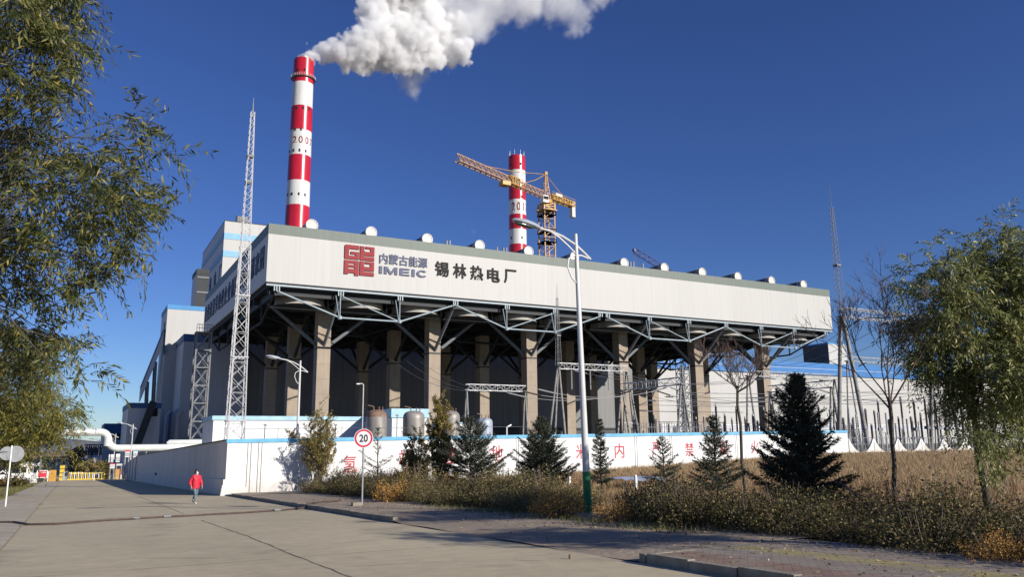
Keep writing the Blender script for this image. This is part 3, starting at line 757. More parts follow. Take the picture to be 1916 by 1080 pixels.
# boiler bunker bay left of it, dark open face
c2 = AY(369, 503, 270); y2 = AX(360.5, 517, c2.x).y
an = block("bunker_bay", c2, AY(392, 503, 270).x, y2, -5, "dark fronted bunker bay left of the striped boiler house", 'dark_steel', 'hall_y', 'dark_steel', 1.6)
for v in (548, 520):
    z = AY(369, v, 270).z; MB().box((c2.x+.2, c2.y-.25, z), (AY(391, v, 270).x, c2.y-.002, z+.5)).build("floor_beam", 'galv_dark', an)
# sunlit transfer tower and the shaded hall in front of it
c3 = AY(314.4, 570, 250); y3 = AX(303.3, 585, c3.x).y
tt = block("transfer_tower", c3, AY(420, 570, 250).x, y3, -5, "sunlit white transfer tower with blue parapet above the shaded hall", 'white_clad', 'hall_y', 'blue_clad', 1.3)
for v in (612, 655):
    q = AX(308, v, c3.x); MB().box((c3.x-.06, q.y-1.2, q.z-1.4), (c3.x-.004, q.y+1.2, q.z+1.4)).build("window", 'ch_dark', tt)
c4 = AY(345, 625, 232); y4 = AX(301, 668, c4.x).y
hl = block("coal_hall", c4, AY(462, 625, 232).x, y4, -5, "big shaded grey hall with dark blue parapet behind the grey stair tower", 'hall', 'hall_y', 'dark_blue', 2.1)
for u in (340, 334, 321): 
    q = AX(u, 790, c4.x); MB().tube([(c4.x-1.2, q.y, -5), (c4.x-1.2, q.y, q.z+2), (c4.x-.3, q.y, q.z+3)], .7, 10).build("downpipe", 'hall', hl, True)
MB().box((c4.x+1, c4.y-6, -5), (c4.x+24, c4.y-.01, 3)).build("annex_wall", 'hall', hl)
MB().box((c4.x+.8, c4.y-6.2, 3), (c4.x+24.2, c4.y-.012, 3.4)).build("annex_roof", 'dark_steel', hl)
for k in range(4):
    x = c4.x+4+k*5; MB().box((x, c4.y-6.06, -2.2), (x+2, c4.y-6.002, .2)).build("window", 'ch_dark', hl)
# inclined coal conveyor gallery
ga, gb = AY(262, 752, 262), AY(305, 645, 252)
gal = thing("conveyor_gallery", (ga.x, ga.y, -5), "inclined grey conveyor gallery climbing to the transfer tower", "conveyor")
gd = (gb-ga); gx = Vector((0, 4.2, 0)); gh = Vector((0, 0, 4.2))
MB().prism([ga, gb, gb+gh, ga+gh], (0, 5, 0)).build("gallery_shell", 'hall', gal)
MB().prism([ga+gh, gb+gh, gb+gh+Vector((0, -.3, .5)), ga+gh+Vector((0, -.3, .5))], (0, 5.6, 0)).build("roof", 'dark_blue', gal)
for t in (.35, .7):
    q = ga+gd*t; mb = MB()
    for dy in (0, 5): mb.bar((q.x+.6, q.y+dy, -5), (q.x, q.y+dy, q.z), .7)
    for k in range(5):
        z = -4+(q.z+3)*k/5; z2 = -4+(q.z+3)*(k+1)/5; mb.bar((q.x+.4, q.y, z), (q.x+.4, q.y+5, z2), .3)
    mb.build("trestle", 'galv_dark', gal)
c5 = AY(300, 752.5, 205); y5 = AX(242, 754, c5.x-18).y
c5 = AY(241, 754, 215)
lb = block("crusher_house", c5, AY(302, 754, 215).x, 240, -5, "low shaded grey house with dark blue parapet left of the coal hall", 'hall', 'hall_y', 'dark_blue', 1.3)
q = AY(290, 772, 215); MB().box((q.x-.6, 214.9, q.z-1), (q.x+.6, 214.99, q.z+1)).build("window", 'ch_dark', lb)
sa, sb = AY(257, 832, 212.5), AY(287, 752, 212.5)
chute = MB(); chute.bar(sa, sb, 1.6, 1.6); tag(chute.build("coal_chute", 'dark_steel'), "dark slanting chute leaning over the low grey house", "chute")
c6 = AY(196, 793, 320)
fb = block("workshop", c6, AY(236, 793, 320).x, 350, -5, "far blue grey workshop with dark blue roof edge behind the white pipe", 'hall', 'hall_y', 'dark_blue', 3.5)
c7 = AY(166, 840, 420)
block("shed", c7, AY(204, 840, 420).x, 440, -5, "small hazy blue grey shed far beyond the gate", 'hall', 'hall_y', 'dark_blue', 2.0)
for u in (209, 222):
    q = AY(u, 815, 320); MB().box((q.x-1.2, 319.9, q.z-1.5), (q.x+1.2, 319.99, q.z+1.5)).build("window", 'ch_dark', fb)
# long workshop with blue roof on the right
c8 = AY(1205, 664, 300)
zb8 = AY(1400, 697, 300).z; zt8 = AY(1400, 673, 300).z
wk = thing("workshop", (c8.x, 300, -5), "long sunlit white workshop with broad bright blue eaves right of the condenser", "building")
MT['roof_blue'] = mat("blue eaves", (.014, .145, .40), .5, var=.12, scale=.3)
MB().box((c8.x-30, 300, -5), (c8.x+560, 340, zb8)).build("wall", 'white_clad', wk)
mb = MB(); mb.box((c8.x-30.4, 299.2, zb8), (c8.x+560.4, 341, zt8)); mb.build("eaves", 'roof_blue', wk)
MB().box((c8.x-30.4, 299.0, zb8+(zt8-zb8)*.5), (c8.x+560.4, 299.19, zb8+(zt8-zb8)*.5+.12)).build("gutter", 'white_paint', wk)
MB().box((c8.x-30, 299.9, 6.0), (c8.x+560, 299.99, 9.2)).build("window_band", 'hall', wk)
mb = MB()
for k in range(120): mb.box((c8.x-29+k*4.8, 299.8, 6.2), (c8.x-28.6+k*4.8, 299.89, 9.0))
for z in (6.0, 9.0): mb.box((c8.x-30, 299.78, z), (c8.x+560, 299.895, z+.25))
mb.build("window_frame", 'white_paint', wk); MB().box((c8.x-30, 299.3, -5), (c8.x+560, 299.89, -1.5)).build("base_course", 'turbine_low', wk)
for k in range(24):
    x = c8.x-20+k*22
    MB().box((x, 299.85, -4.9), (x+5, 299.97, 1.5)).build("door", 'hall', wk)
c9 = AY(1549, 641, 330); y9 = AX(1501, 640, c9.x).y
tw = block("roof_tower", c9, AY(1583, 645, 330).x, y9, -5, "square tower with shade painted flank and white front rising behind the blue eaves", 'white_clad', 'turbine_low', 'blue_clad', .9)  # flank wall darkened, its shade put into the colour

# ------------------------------------------------------------------ chimneys
def bend_text(body, cx, cy, r, zc, h, ang0, span, parent):
    """numerals wrapped round the shaft, first character at bearing ang0 (clockwise from -Y seen from above is negative)"""
    vs, fs = text_geo(body, 1.0, .02, .012, 1.0, 1.35)
    lo, hi = vs.min(0), vs.max(0); out = []
    for a, b, c in vs:
        t = (a-lo[0])/(hi[0]-lo[0]); an = ang0+span*t
        rr = r+.06+c
        out.append((cx+rr*math.sin(an), cy-rr*math.cos(an), zc+h*((b-lo[1])/(hi[1]-lo[1])-.5)))
    mb = MB(); mb.add(out, fs); return mb.build("numerals", 'ch_text', parent)
def chimney(base, edges, rt, rb, ztop, zbase_r, label, year, holes):
    t = thing("chimney", (base.x, base.y, -5), label, "chimney", "red and white striped chimneys")
    def rad(z): return rb+(rt-rb)*(z-zbase_r)/(ztop-zbase_r)
    for k, (z1, z0) in enumerate(zip(edges, edges[1:])):
        MB().lathe((base.x, base.y, 0), [(rad(z0), z0), (rad(z1), z1)], 48, cap=(k == 0)).build("band", 'ch_red' if k % 2 == 0 else 'ch_white', t, True)
    for z, bearings in holes:
        for an in bearings:
            r = rad(z)
            x, y = base.x+r*math.sin(an), base.y-r*math.cos(an)
            mb = MB(); mb.bar((x-.02*math.sin(an), y+.02*math.cos(an), z-.6), (x-.02*math.sin(an), y+.02*math.cos(an), z+.6), .65, .3, up=(math.sin(an), -math.cos(an), 0)); mb.build("vent_opening", 'ch_dark', t)
    return t, rad
VB = math.atan2(-1, 0)  # unused bearing helper
D1 = 330.0
b1 = AD(555.6, 418, D1)
def zz(u, v, b):
    d = ray(u, v); t = (b.x*_f[0]+b.y*_f[1])/(d[0]*_f[0]+d[1]*_f[1]); return d[2]*t+EYE
ys = [114, 158.5, 203, 248, 294.5, 342, 387.5, 433]
ed = [zz(566-(v-114)*.0336, v, b1) for v in ys]
while ed[-1] > 0: ed.append(ed[-1]-(ed[0]-ed[6])/6)
ed[-1] = -5
b1 = Vector((b1.x, b1.y, 0))
vd = math.atan2(b1.x, b1.y)   # bearing of the chimney from the camera; the face towards us is at -vd in the lathe's own terms
rt = 18.3/FPX*(D1+12); rb = 21.6/FPX*D1
face = -math.atan2(b1.x, b1.y)
ch1, rad1 = chimney(b1, ed, rt, rb, ed[0], ed[6], "tall smoking red and white chimney marked 2007", "2007",
    [(ed[3]-.2+(ed[3]-ed[4])*.0, [face+d for d in (-.55, .0)]), (ed[4]+1.6, [face+d for d in (-.6, -.05, .5, -1.2)]), (ed[6]+4.4, [face+d for d in (-1.1, -.55, .05, .6)]), (ed[2]-1.4, [face+d for d in (-.5, .1, .7)]), (ed[0]-6, [face-.55, face+.1])])
zc = (ed[3]+ed[4])/2+.8
bend_text("2007", b1.x, b1.y, rad1(zc), zc, 3.2, face-.74, 2.1, ch1)
zg = zz(564, 149, b1)
mb = MB(); mb.lathe((b1.x, b1.y, zg), [(rad1(zg), -.5), (rad1(zg)+.95, -.1), (rad1(zg)+.95, .05), (rad1(zg), .05)], 48, cap=False)
gl = mb.build("gallery", 'galv_dark', ch1)
mb = MB()
for k in range(36):
    a = 2*math.pi*k/36; r = rad1(zg)+.9; mb.bar((b1.x+r*math.sin(a), b1.y-r*math.cos(a), zg), (b1.x+r*math.sin(a), b1.y-r*math.cos(a), zg+1.2), .08)
for h in (.6, 1.2):
    mb.tube([(b1.x+(rad1(zg)+.9)*math.sin(2*math.pi*k/36), b1.y-(rad1(zg)+.9)*math.cos(2*math.pi*k/36), zg+h) for k in range(37)], .05, 5)
mb.build("guard_rail", 'galv', gl)
MB().lathe((b1.x, b1.y, ed[0]), [(2.6, -2), (2.6, 1.5), (2.45, 1.6), (2.4, -1)], 32).build("flue", 'galv', ch1, True)
D2 = 375.0
b2 = AD(968.9, 460, D2); b2 = Vector((b2.x, b2.y, 0))
ys2 = [294, 321.5, 349, 376.5, 404, 431.5, 459.5, 488]
ed2 = [zz(965+(v-294)*.0246, v, b2) for v in ys2]
while ed2[-1] > 0: ed2.append(ed2[-1]-(ed2[0]-ed2[6])/6)
ed2[-1] = -5
face2 = -math.atan2(b2.x, b2.y)
ch2, rad2 = chimney(b2, ed2, 15.8/FPX*(D2+7), 16.6/FPX*D2, ed2[0], ed2[6], "red and white chimney marked 2017 behind the yellow tower crane", "2017",
    [(ed2[1]+2.8, [face2+.45, face2-.9]), (ed2[3]+1.2, [face2+.55]), (ed2[6]+3.0, [face2+.5, face2-.8])])
zc = (ed2[3]+ed2[4])/2
bend_text("2017", b2.x, b2.y, rad2(zc), zc, 4.2, face2-.66, 2.25, ch2)
for k in range(8):
    a = 2*math.pi*k/8; MB().tube([(b2.x+3.7*math.sin(a), b2.y-3.7*math.cos(a), ed2[0]-1), (b2.x+3.7*math.sin(a), b2.y-3.7*math.cos(a), ed2[0]+2.6)], .06, 5).build("lightning_rod", 'galv', ch2)

# ------------------------------------------------------------------ cranes
def lattice(mb, p, q, w, h, n, chord, diag, w2=None, h2=None, tri=False):
    """box (or triangular) lattice between p and q"""
    p, q = Vector(p), Vector(q); d = (q-p).normalized()
    up = Vector((0, 0, 1)) if abs(d.z) < .9 else Vector((0, 1, 0))
    x = d.cross(up).normalized(); y = x.cross(d).normalized()
    w2 = w if w2 is None else w2; h2 = h if h2 is None else h2
    def ring(t):
        c = p+(q-p)*t; a = (w+(w2-w)*t)/2; b = (h+(h2-h)*t)/2
        if tri: return [c-x*a-y*b, c+x*a-y*b, c+y*b]
        return [c-x*a-y*b, c+x*a-y*b, c+x*a+y*b, c-x*a+y*b]
    rs = [ring(i/n) for i in range(n+1)]; m = len(rs[0])
    for k in range(m): mb.bar(rs[0][k], rs[n][k], chord)
    for i in range(n):
        for k in range(m):
            k2 = (k+1) % m
            a, b = (k, k2) if (i+k) % 2 == 0 else (k2, k)
            mb.bar(rs[i][a], rs[i+1][b], diag)
            if i: mb.bar(rs[i][k], rs[i][k2], diag)
    return mb
DC = 300.0
m0 = AD(1022, 380, DC); mx, my = m0.x, m0.y
zp = zz(1022, 366, m0)
cr = thing("tower_crane", (mx, my, -5), "yellow tower crane with its jib crossing the 2017 chimney", "crane")
mb = MB()
lattice(mb, (mx, my, -5), (mx, my, zp-6), 4.4, 4.4, 26, .42, .2); mb.build("mast", 'crane_o', cr)
for v in (404, 436, 455):
    z = zz(1022, v, m0); mb = MB(); mb.box((mx-2.7, my-2.7, z-.2), (mx+2.7, my+2.7, z+.1))
    for sx_, sy_ in ((-1, -1), (1, -1), (1, 1), (-1, 1)): mb.bar((mx+2.5*sx_, my+2.5*sy_, z), (mx+2.5*sx_, my+2.5*sy_, z+1.3), .2); mb.bar((mx+2.5*sx_, my+2.5*sy_, z+1.2), (mx-2.5*sy_, my+2.5*sx_, z+1.2), .15); mb.build("climbing_collar", 'crane_y', cr)
mb = MB(); lattice(mb, (mx, my, zp-6), (mx, my, zp-3.4), 4.6, 4.6, 2, .5, .3); mb.box((mx-3.0, my-3.0, zp-6.3), (mx+3.0, my+3.0, zp-6)); mb.lathe((mx, my, zp-3.4), [(2.4, 0), (2.4, 1.4)], 24); mb.build("slewing_ring", 'crane_y', cr)
tip = AZ(855, 294, zp); tail = AZ(1072, 384, zp); piv = Vector((mx, my, zp))
jd = (tip-piv); jd.z = 0
mb = MB(); lattice(mb, piv+jd.normalized()*2, tip, 2.0, 2.6, 34, .28, .14, tri=True); mb.build("jib", 'crane_o', cr)
mb = MB(); lattice(mb, piv+jd*.32, piv+jd*.46, 2.1, 2.7, 5, .3, .16); q = piv+jd*.5; mb.box((q.x-1.6, q.y-1.6, q.z-3.0), (q.x+1.6, q.y+1.6, q.z-1.6)); mb.build("trolley", 'crane_y', cr)
td = (tail-piv); td.z = 0
mb = MB(); lattice(mb, piv+td.normalized()*2, piv+td, 2.6, 1.7, 9, .3, .18)
n_ = Vector((-td.y, td.x, 0)).normalized()*1.3
for s in (-1, 1):
    mb.bar(piv+td.normalized()*2+n_*s+Vector((0, 0, 1.9)), piv+td+n_*s+Vector((0, 0, 1.9)), .12)
mb.build("counter_jib", 'crane_y', cr)
q = piv+td*.97; mb = MB(); mb.bar(q+Vector((0, 0, 1.2)), q+Vector((0, 0, -5.2)), 2.2, 1.4); mb.build("counterweight", 'duct', cr)
q = piv+td*.42; mb = MB(); mb.bar(q+Vector((0, 0, 1.5))-td*.12, q+Vector((0, 0, 1.5))+td*.12, 1.7, 1.6); mb.build("winch_house", 'white_paint', cr)
apx = Vector((mx, my, zz(1024, 326, m0)))
mb = MB(); lattice(mb, (mx, my, zp-2), apx, 2.6, 2.2, 8, .26, .14, .5, .5); mb.box((apx.x-.6, apx.y-.6, apx.z-.3), (apx.x+.6, apx.y+.6, apx.z+.9)); mb.build("tower_head", 'crane_o', cr)
mb = MB(); c_ = piv+Vector((-2.6*.9, -2.6, -2.6)); mb.box((c_.x-1.1, c_.y-1.2, c_.z-1.3), (c_.x+1.1, c_.y+1.2, c_.z+1.3)); cab = mb.build("cab", 'white_paint', cr)
MB().box((c_.x-1.0, c_.y-1.26, c_.z-.3), (c_.x+1.0, c_.y-1.203, c_.z+1.0)).build("window", 'ch_dark', cab)
for tgt in (piv+jd*.27+Vector((0, 0, 1.3)), piv+jd*.70+Vector((0, 0, 1.3)), piv+td*.85+Vector((0, 0, .9))):
    mid = apx+(tgt-apx)*.5; mid.z -= .6
    MB().tube([apx, mid, tgt], .13, 5).build("tie_bar", 'crane_y', cr)
# blue crawler crane boom beyond the roof
t0 = AD(1188, 469, 390); t1 = AD(1330, 558, 390)
cw = thing("luffing_crane", (t1.x, t1.y, -5), "blue lattice boom of a crane peeping over the condenser roof", "crane")
t1 = AD(1298, 538, 390); dirb = (t1-t0); foot = t1
mb = MB(); lattice(mb, t0, foot, 1.6, 2.4, 22, .3, .14); mb.box((t0.x-1.0, t0.y-.8, t0.z-.6), (t0.x+.6, t0.y+.8, t0.z+.8)); mb.build("boom", 'crane_b', cw)
mb = MB()
for dx in (-.6, .7, 1.5, 3.0): mb.tube([(t0.x+dx, t0.y, t0.z), (t0.x+dx, t0.y, t0.z-26)], .08, 5)
mb.build("hoist_rope", 'wire', cw)
MB().box((foot.x-2, foot.y-2, foot.z-2), (foot.x+2, foot.y+2, foot.z+1)).build("crane_house", 'crane_b', cw)
mb = MB(); lattice(mb, (foot.x, foot.y, -5), (foot.x, foot.y, foot.z-2), 1.8, 1.8, 20, .3, .14); mb.build("mast", 'crane_b', cw)
# ------------------------------------------------------------------ lattice masts
def leg4(mb, base, top, w0, w1, n, chord, diag, x2=True):
    """square tapering mast with crossed bracing"""
    b, t = Vector(base), Vector(top)
    def ring(k):
        f = k/n; c = b+(t-b)*f; w = (w0+(w1-w0)*f)/2
        return [c+Vector((sx*w, sy*w, 0)) for sx, sy in ((-1, -1), (1, -1), (1, 1), (-1, 1))]
    rs = [ring(k) for k in range(n+1)]
    for k in range(4): mb.bar(rs[0][k], rs[n][k], chord)
    for i in range(n):
        for k in range(4):
            k2 = (k+1) % 4
            mb.bar(rs[i][k], rs[i+1][k2], diag)
            if x2: mb.bar(rs[i][k2], rs[i+1][k], diag)
            if i % 2 == 0: mb.bar(rs[i][k], rs[i][k2], diag)
    return mb
mb0 = AY(439, 815, 75); mzt = AY(469.5, 209, 75).z; mtip = AY(472, 182, 75).z
lm = thing("lattice_mast", (mb0.x, 75, road_z(75)), "tall white tapering lattice mast behind the corner of the white wall", "mast")
zb_ = road_z(75)
mid = mzt*.60
mb = MB(); leg4(mb, (mb0.x, 75, zb_), (mb0.x, 75, mid), 1.66, .84, 16, .085, .036); mb.build("mast_section", 'mast_white', lm)
mb = MB(); leg4(mb, (mb0.x, 75, mid), (mb0.x, 75, mzt), .76, .32, 22, .06, .028, False); mb.build("mast_section", 'mast_white', lm)
MB().tube([(mb0.x, 75, mzt-.5), (mb0.x, 75, mzt+.3), (mb0.x, 75, mtip)], [.09, .06, .02], 6).build("lightning_rod", 'galv', lm)
mb = MB(); x_ = mb0.x-.98
for s in (-.15, .15): mb.bar((x_+.1+s, 74.3, zb_), (mb0.x-.42+s*.6, 74.6, mid), .045)
for k in range(60):
    f = k/60; xx = x_+.1+(mb0.x-.42-x_-.1)*f; zz_ = zb_+(mid-zb_)*f; mb.bar((xx-.14, 74.3+.3*f, zz_), (xx+.14, 74.3+.3*f, zz_), .03)
mb.build("ladder", 'mast_white', lm)
for f in (.26, .52, .78):
    z = zb_+(mid-zb_)*f; w = (1.72+(.86-1.72)*f)/2+.03
    mb = MB()
    for a, b in (((-w, -w), (w, -w)), ((w, -w), (w, w)), ((w, w), (-w, w)), ((-w, w), (-w, -w))):
        mb.bar((mb0.x+a[0], 75+a[1], z), (mb0.x+b[0], 75+b[1], z), .11)
    mb.build("brace_ring", 'mast_white', lm)
for v in (292, 340):
    q = AY(464, v, 75); MB().box((mb0.x-.3, 74.7, q.z-.12), (mb0.x+.3, 75.3, q.z+.12)).build("splice_plate", 'galv_dark', lm)
# grey stair tower
sx0, sx1 = AY(357, 800, 166).x, AY(385, 800, 166).x
szt = AY(372, 622, 166).z
st = thing("stair_tower", (sx0, 166, road_z(166)), "grey open steel stair tower with cross bracing left of the white mast", "stair tower")
w = sx1-sx0; n = 8; zg_ = road_z(166)
for px_, py_ in ((sx0, 166), (sx1, 166), (sx1, 166+w), (sx0, 166+w)):
    MB().bar((px_, py_, zg_), (px_, py_, szt), .26).build("leg", 'galv_dark', st)
for i in range(n):
    z0 = zg_+(szt-zg_)*i/n; z1 = zg_+(szt-zg_)*(i+1)/n
    mb = MB()
    for (a, b), (c, d) in (((sx0, 166), (sx1, 166)), ((sx1, 166), (sx1, 166+w)), ((sx1, 166+w), (sx0, 166+w)), ((sx0, 166+w), (sx0, 166))):
        mb.bar((a, b, z1), (c, d, z1), .22); mb.bar((a, b, z0), (c, d, z1), .1); mb.bar((c, d, z0), (a, b, z1), .1)
    mb.build("bracing", 'galv_dark', st)
    mb = MB(); mb.box((sx0+.2, 166.2, z1-.12), (sx1-.2, 166+w-.2, z1-.05)) if i % 2 else None
    mb.prism([(sx0+.4, 166.5, z0), (sx0+.4, 166.5, z0+.5), (sx1-.4, 166.5, z1), (sx1-.4, 166.5, z1-.5)], (0, w*.4, 0)); mb.build("stair_flight", 'galv_dark', st)
mb = MB(); mb.box((sx0-.2, 165.8, szt), (sx1+.2, 166.2+w, szt+.15))
for k in range(7):
    x = sx0-.1+(w+.2)*k/6; mb.bar((x, 165.9, szt), (x, 165.9, szt+1.6), .08)
mb.bar((sx0-.1, 165.9, szt+1.6), (sx1+.1, 165.9, szt+1.6), .1); mb.bar((sx0-.1, 165.9, szt+.9), (sx1+.1, 165.9, szt+.9), .08)
mb.build("platform", 'galv_dark', st)

# ------------------------------------------------------------------ low buildings and tanks behind the wall
def low_house(u0, u1, vt, vb, Y, label, depth=8):
    a, b = AY(u0, vt, Y), AY(u1, vt, Y); zb = AY(u0, vb, Y).z
    t = thing("low_house", (a.x, Y, road_z(Y)), label, "building")
    MB().box((a.x, Y, road_z(Y)-.3), (b.x, Y+depth, zb)).build("wall", 'wall_white', t)
    MB().box((a.x-.15, Y-.15, zb), (b.x+.15, Y+depth+.15, a.z)).build("parapet", 'pale_blue2', t)
    return t
MT['pale_blue2'] = mat("faded pale blue parapet", (.36, .56, .66), .7, var=.15, scale=.8)
h1 = low_house(400, 690, 778.5, 786.5, 92, "long low white house with pale blue parapet behind the wall")
h2 = low_house(734, 800, 765, 782, 84, "small white house with broad pale blue parapet between the rusty tanks")
h3 = low_house(858, 893, 791, 793, 88, "tiny white outhouse behind the grey blue tank")
for u in ():
    q = AY(u, 800, 92); w_ = MB().box((q.x-.55, 91.95, q.z-.5), (q.x+.55, 91.995, q.z+.35)).build("window", 'ch_dark', h1); MB().box((q.x-.65, 91.9, q.z-.62), (q.x+.65, 91.99, q.z-.52)).build("sill", 'wall_white', w_)
def tank(u0, u1, vt, vs, Y, label, m, top='rust'):
    a, b = AY(u0, vs, Y), AY(u1, vs, Y); r = (b-a).length/2; cx = (a.x+b.x)/2; zt = AY((u0+u1)/2, vt, Y).z; zs = a.z
    t = thing("storage_tank", (cx, Y, road_z(Y)), label, "tank", "storage tanks behind the white wall")
    MB().lathe((cx, Y, 0), [(r, road_z(Y)), (r, zs)], 28).build("shell", m, t, True)
    h = zt-zs; MB().lathe((cx, Y, zs), [(r, 0), (r*.97, h*.35), (r*.86, h*.65), (r*.62, h*.88), (r*.3, h*.98), (.02, h)], 28).build("dome", top, t, True)
    mb = MB()
    for dx in (-.3, .25, .6): mb.tube([(cx+r*dx, Y, zt-.15), (cx+r*dx, Y, zt+.28)], .05, 6)
    mb.tube([(cx-r*.3, Y, zt+.28), (cx-r*.9, Y, zt+.4)], .04, 6); mb.build("valve", 'rust', t)
    for k in range(1, 4):
        z = road_z(Y)+(zs-road_z(Y))*k/4; MB().lathe((cx, Y, z), [(r+.01, -.05), (r+.035, 0), (r+.01, .05)], 28, cap=False).build("weld_seam", m, t, True)
    return t
tank(686, 723, 767, 781, 72, "rusty topped brown tank nearest the small speed sign", 'tank')
tank(755, 793, 769, 783, 72, "brown tank partly hidden by bare twigs, in front of the pale blue parapet", 'tank', 'tank')
tank(828, 859, 769, 783, 74, "brown tank half hidden behind the columnar autumn tree", 'tank', 'tank')
tank(891, 920, 782, 792, 72, "small grey blue tank with a rusty rim", 'tank_blue', 'tank_blue')
for u, vt, vb, lab in ((680, 720, 822, "slim grey pole with a short hooked top left of the brown tanks"),):
    q = AY(u, vt, 66); t = thing("hook_pole", (q.x, 66, road_z(66)), lab, "pole")
    MB().tube([(q.x, 66, road_z(66)), (q.x, 66, q.z), (q.x-.1, 66, q.z+.06), (q.x-.4, 66, q.z+.06)], .06, 7).build("pole", 'galv', t, True)
    MB().box((q.x-.62, 65.93, q.z), (q.x-.36, 66.07, q.z+.08)).build("lamp", 'white_paint', t)
for u, vt in ((496, 795), (743, 777), (628, 795)):
    q = AY(u, vt, 60); t = thing("cctv_post", (q.x, 60, road_z(60)), {496: "thin dark post with a small camera near the wall corner", 743: "thin dark post with a small camera between two brown tanks", 628: "thin dark post with a small camera left of the speed sign"}[u], "post", "thin posts behind the wall")
    MB().tube([(q.x, 60, road_z(60)), (q.x, 60, q.z)], .035, 6).build("post", 'galv_dark', t); MB().bar((q.x-.1, 60, q.z), (q.x+.12, 60, q.z-.06), .1).build("camera_head", 'galv_dark', t)
mb = MB(); mb.tube([(WX0+1, WY+.3, wtop(8)+.62), (30, WY+.3, wtop(30)+.6)], .012, 4)
for k in range(11):
    x = WX0+1+k*2.07; mb.tube([(x, WY+.3, wtop(x)-.1), (x, WY+.3, wtop(x)+.66)], .016, 4)
tag(mb.build("wall_top_wire", 'wire'), "single thin wire strung on short pins along the wall top", "wire")

# ------------------------------------------------------------------ white heating pipe over the road
pl = AD(90, 809, 157); pr_ = AD(201, 809, 157)
py = AY(201, 809, 152).y
A = AY(60, 808.5, 152); B = AY(193.5, 809, 152); r_ = .62
C_ = AY(203, 817, 152); D_ = AY(203, 831, 152); E_ = AY(214, 839.5, 152); F_ = AY(420, 832, 152)
F_ = Vector((E_.x+60, 152, E_.z))
pts = [A, B]
cx_, cz_ = C_.x-1.0, B.z-1.0
pts = [Vector((A.x-40, 152, B.z)), Vector((C_.x-1.3, 152, B.z))]
for k in range(1, 7):
    a = math.pi/2*(1-k/6); pts.append(Vector((C_.x-1.3+1.3*math.cos(a), 152, B.z-1.3+1.3*math.sin(a))))
zl = E_.z
for k in range(0, 7):
    a = math.pi+math.pi/2*k/6; pts.append(Vector((C_.x+1.6+1.6*math.cos(a), 152, zl+1.6+1.6*math.sin(a))))
pts.append(F_)
pp = thing("heating_pipe", (C_.x, 152, road_z(152)), "fat white lagged heating pipe bridging the road and stepping down behind the wall", "pipe")
MB().tube(pts, r_, 18).build("pipe_run", 'pipe', pp, True)
MB().tube([(C_.x, 152, zl+.4), (C_.x, 152, B.z-1)], r_*1.06, 18).build("riser_sleeve", 'pipe', pp, True)
for x in (C_.x+6, C_.x+18, C_.x+30):
    mb = MB(); mb.bar((x, 151.4, road_z(152)), (x, 151.4, zl-.5), .22); mb.bar((x, 152.6, road_z(152)), (x, 152.6, zl-.5), .22); mb.bar((x, 151.2, zl-.62), (x, 152.8, zl-.62), .2); mb.build("pipe_support", 'galv_dark', pp)
for x in (C_.x-9.5, C_.x-30):
    MB().bar((x, 152, road_z(152)), (x, 152, B.z-.6), .3).build("pipe_support", 'galv_dark', pp)
q = AY(318, 826, 152.0)
mb = MB(); mb.tube([(C_.x+9.2, 152.2, zl+.78), (C_.x+9.6, 152.2, zl+.95), (C_.x+15.6, 152.2, zl+.95), (C_.x+16, 152.2, zl+.78)], [.2, .42, .42, .2], 12); mb.build("expansion_joint", 'pipe', pp, True)

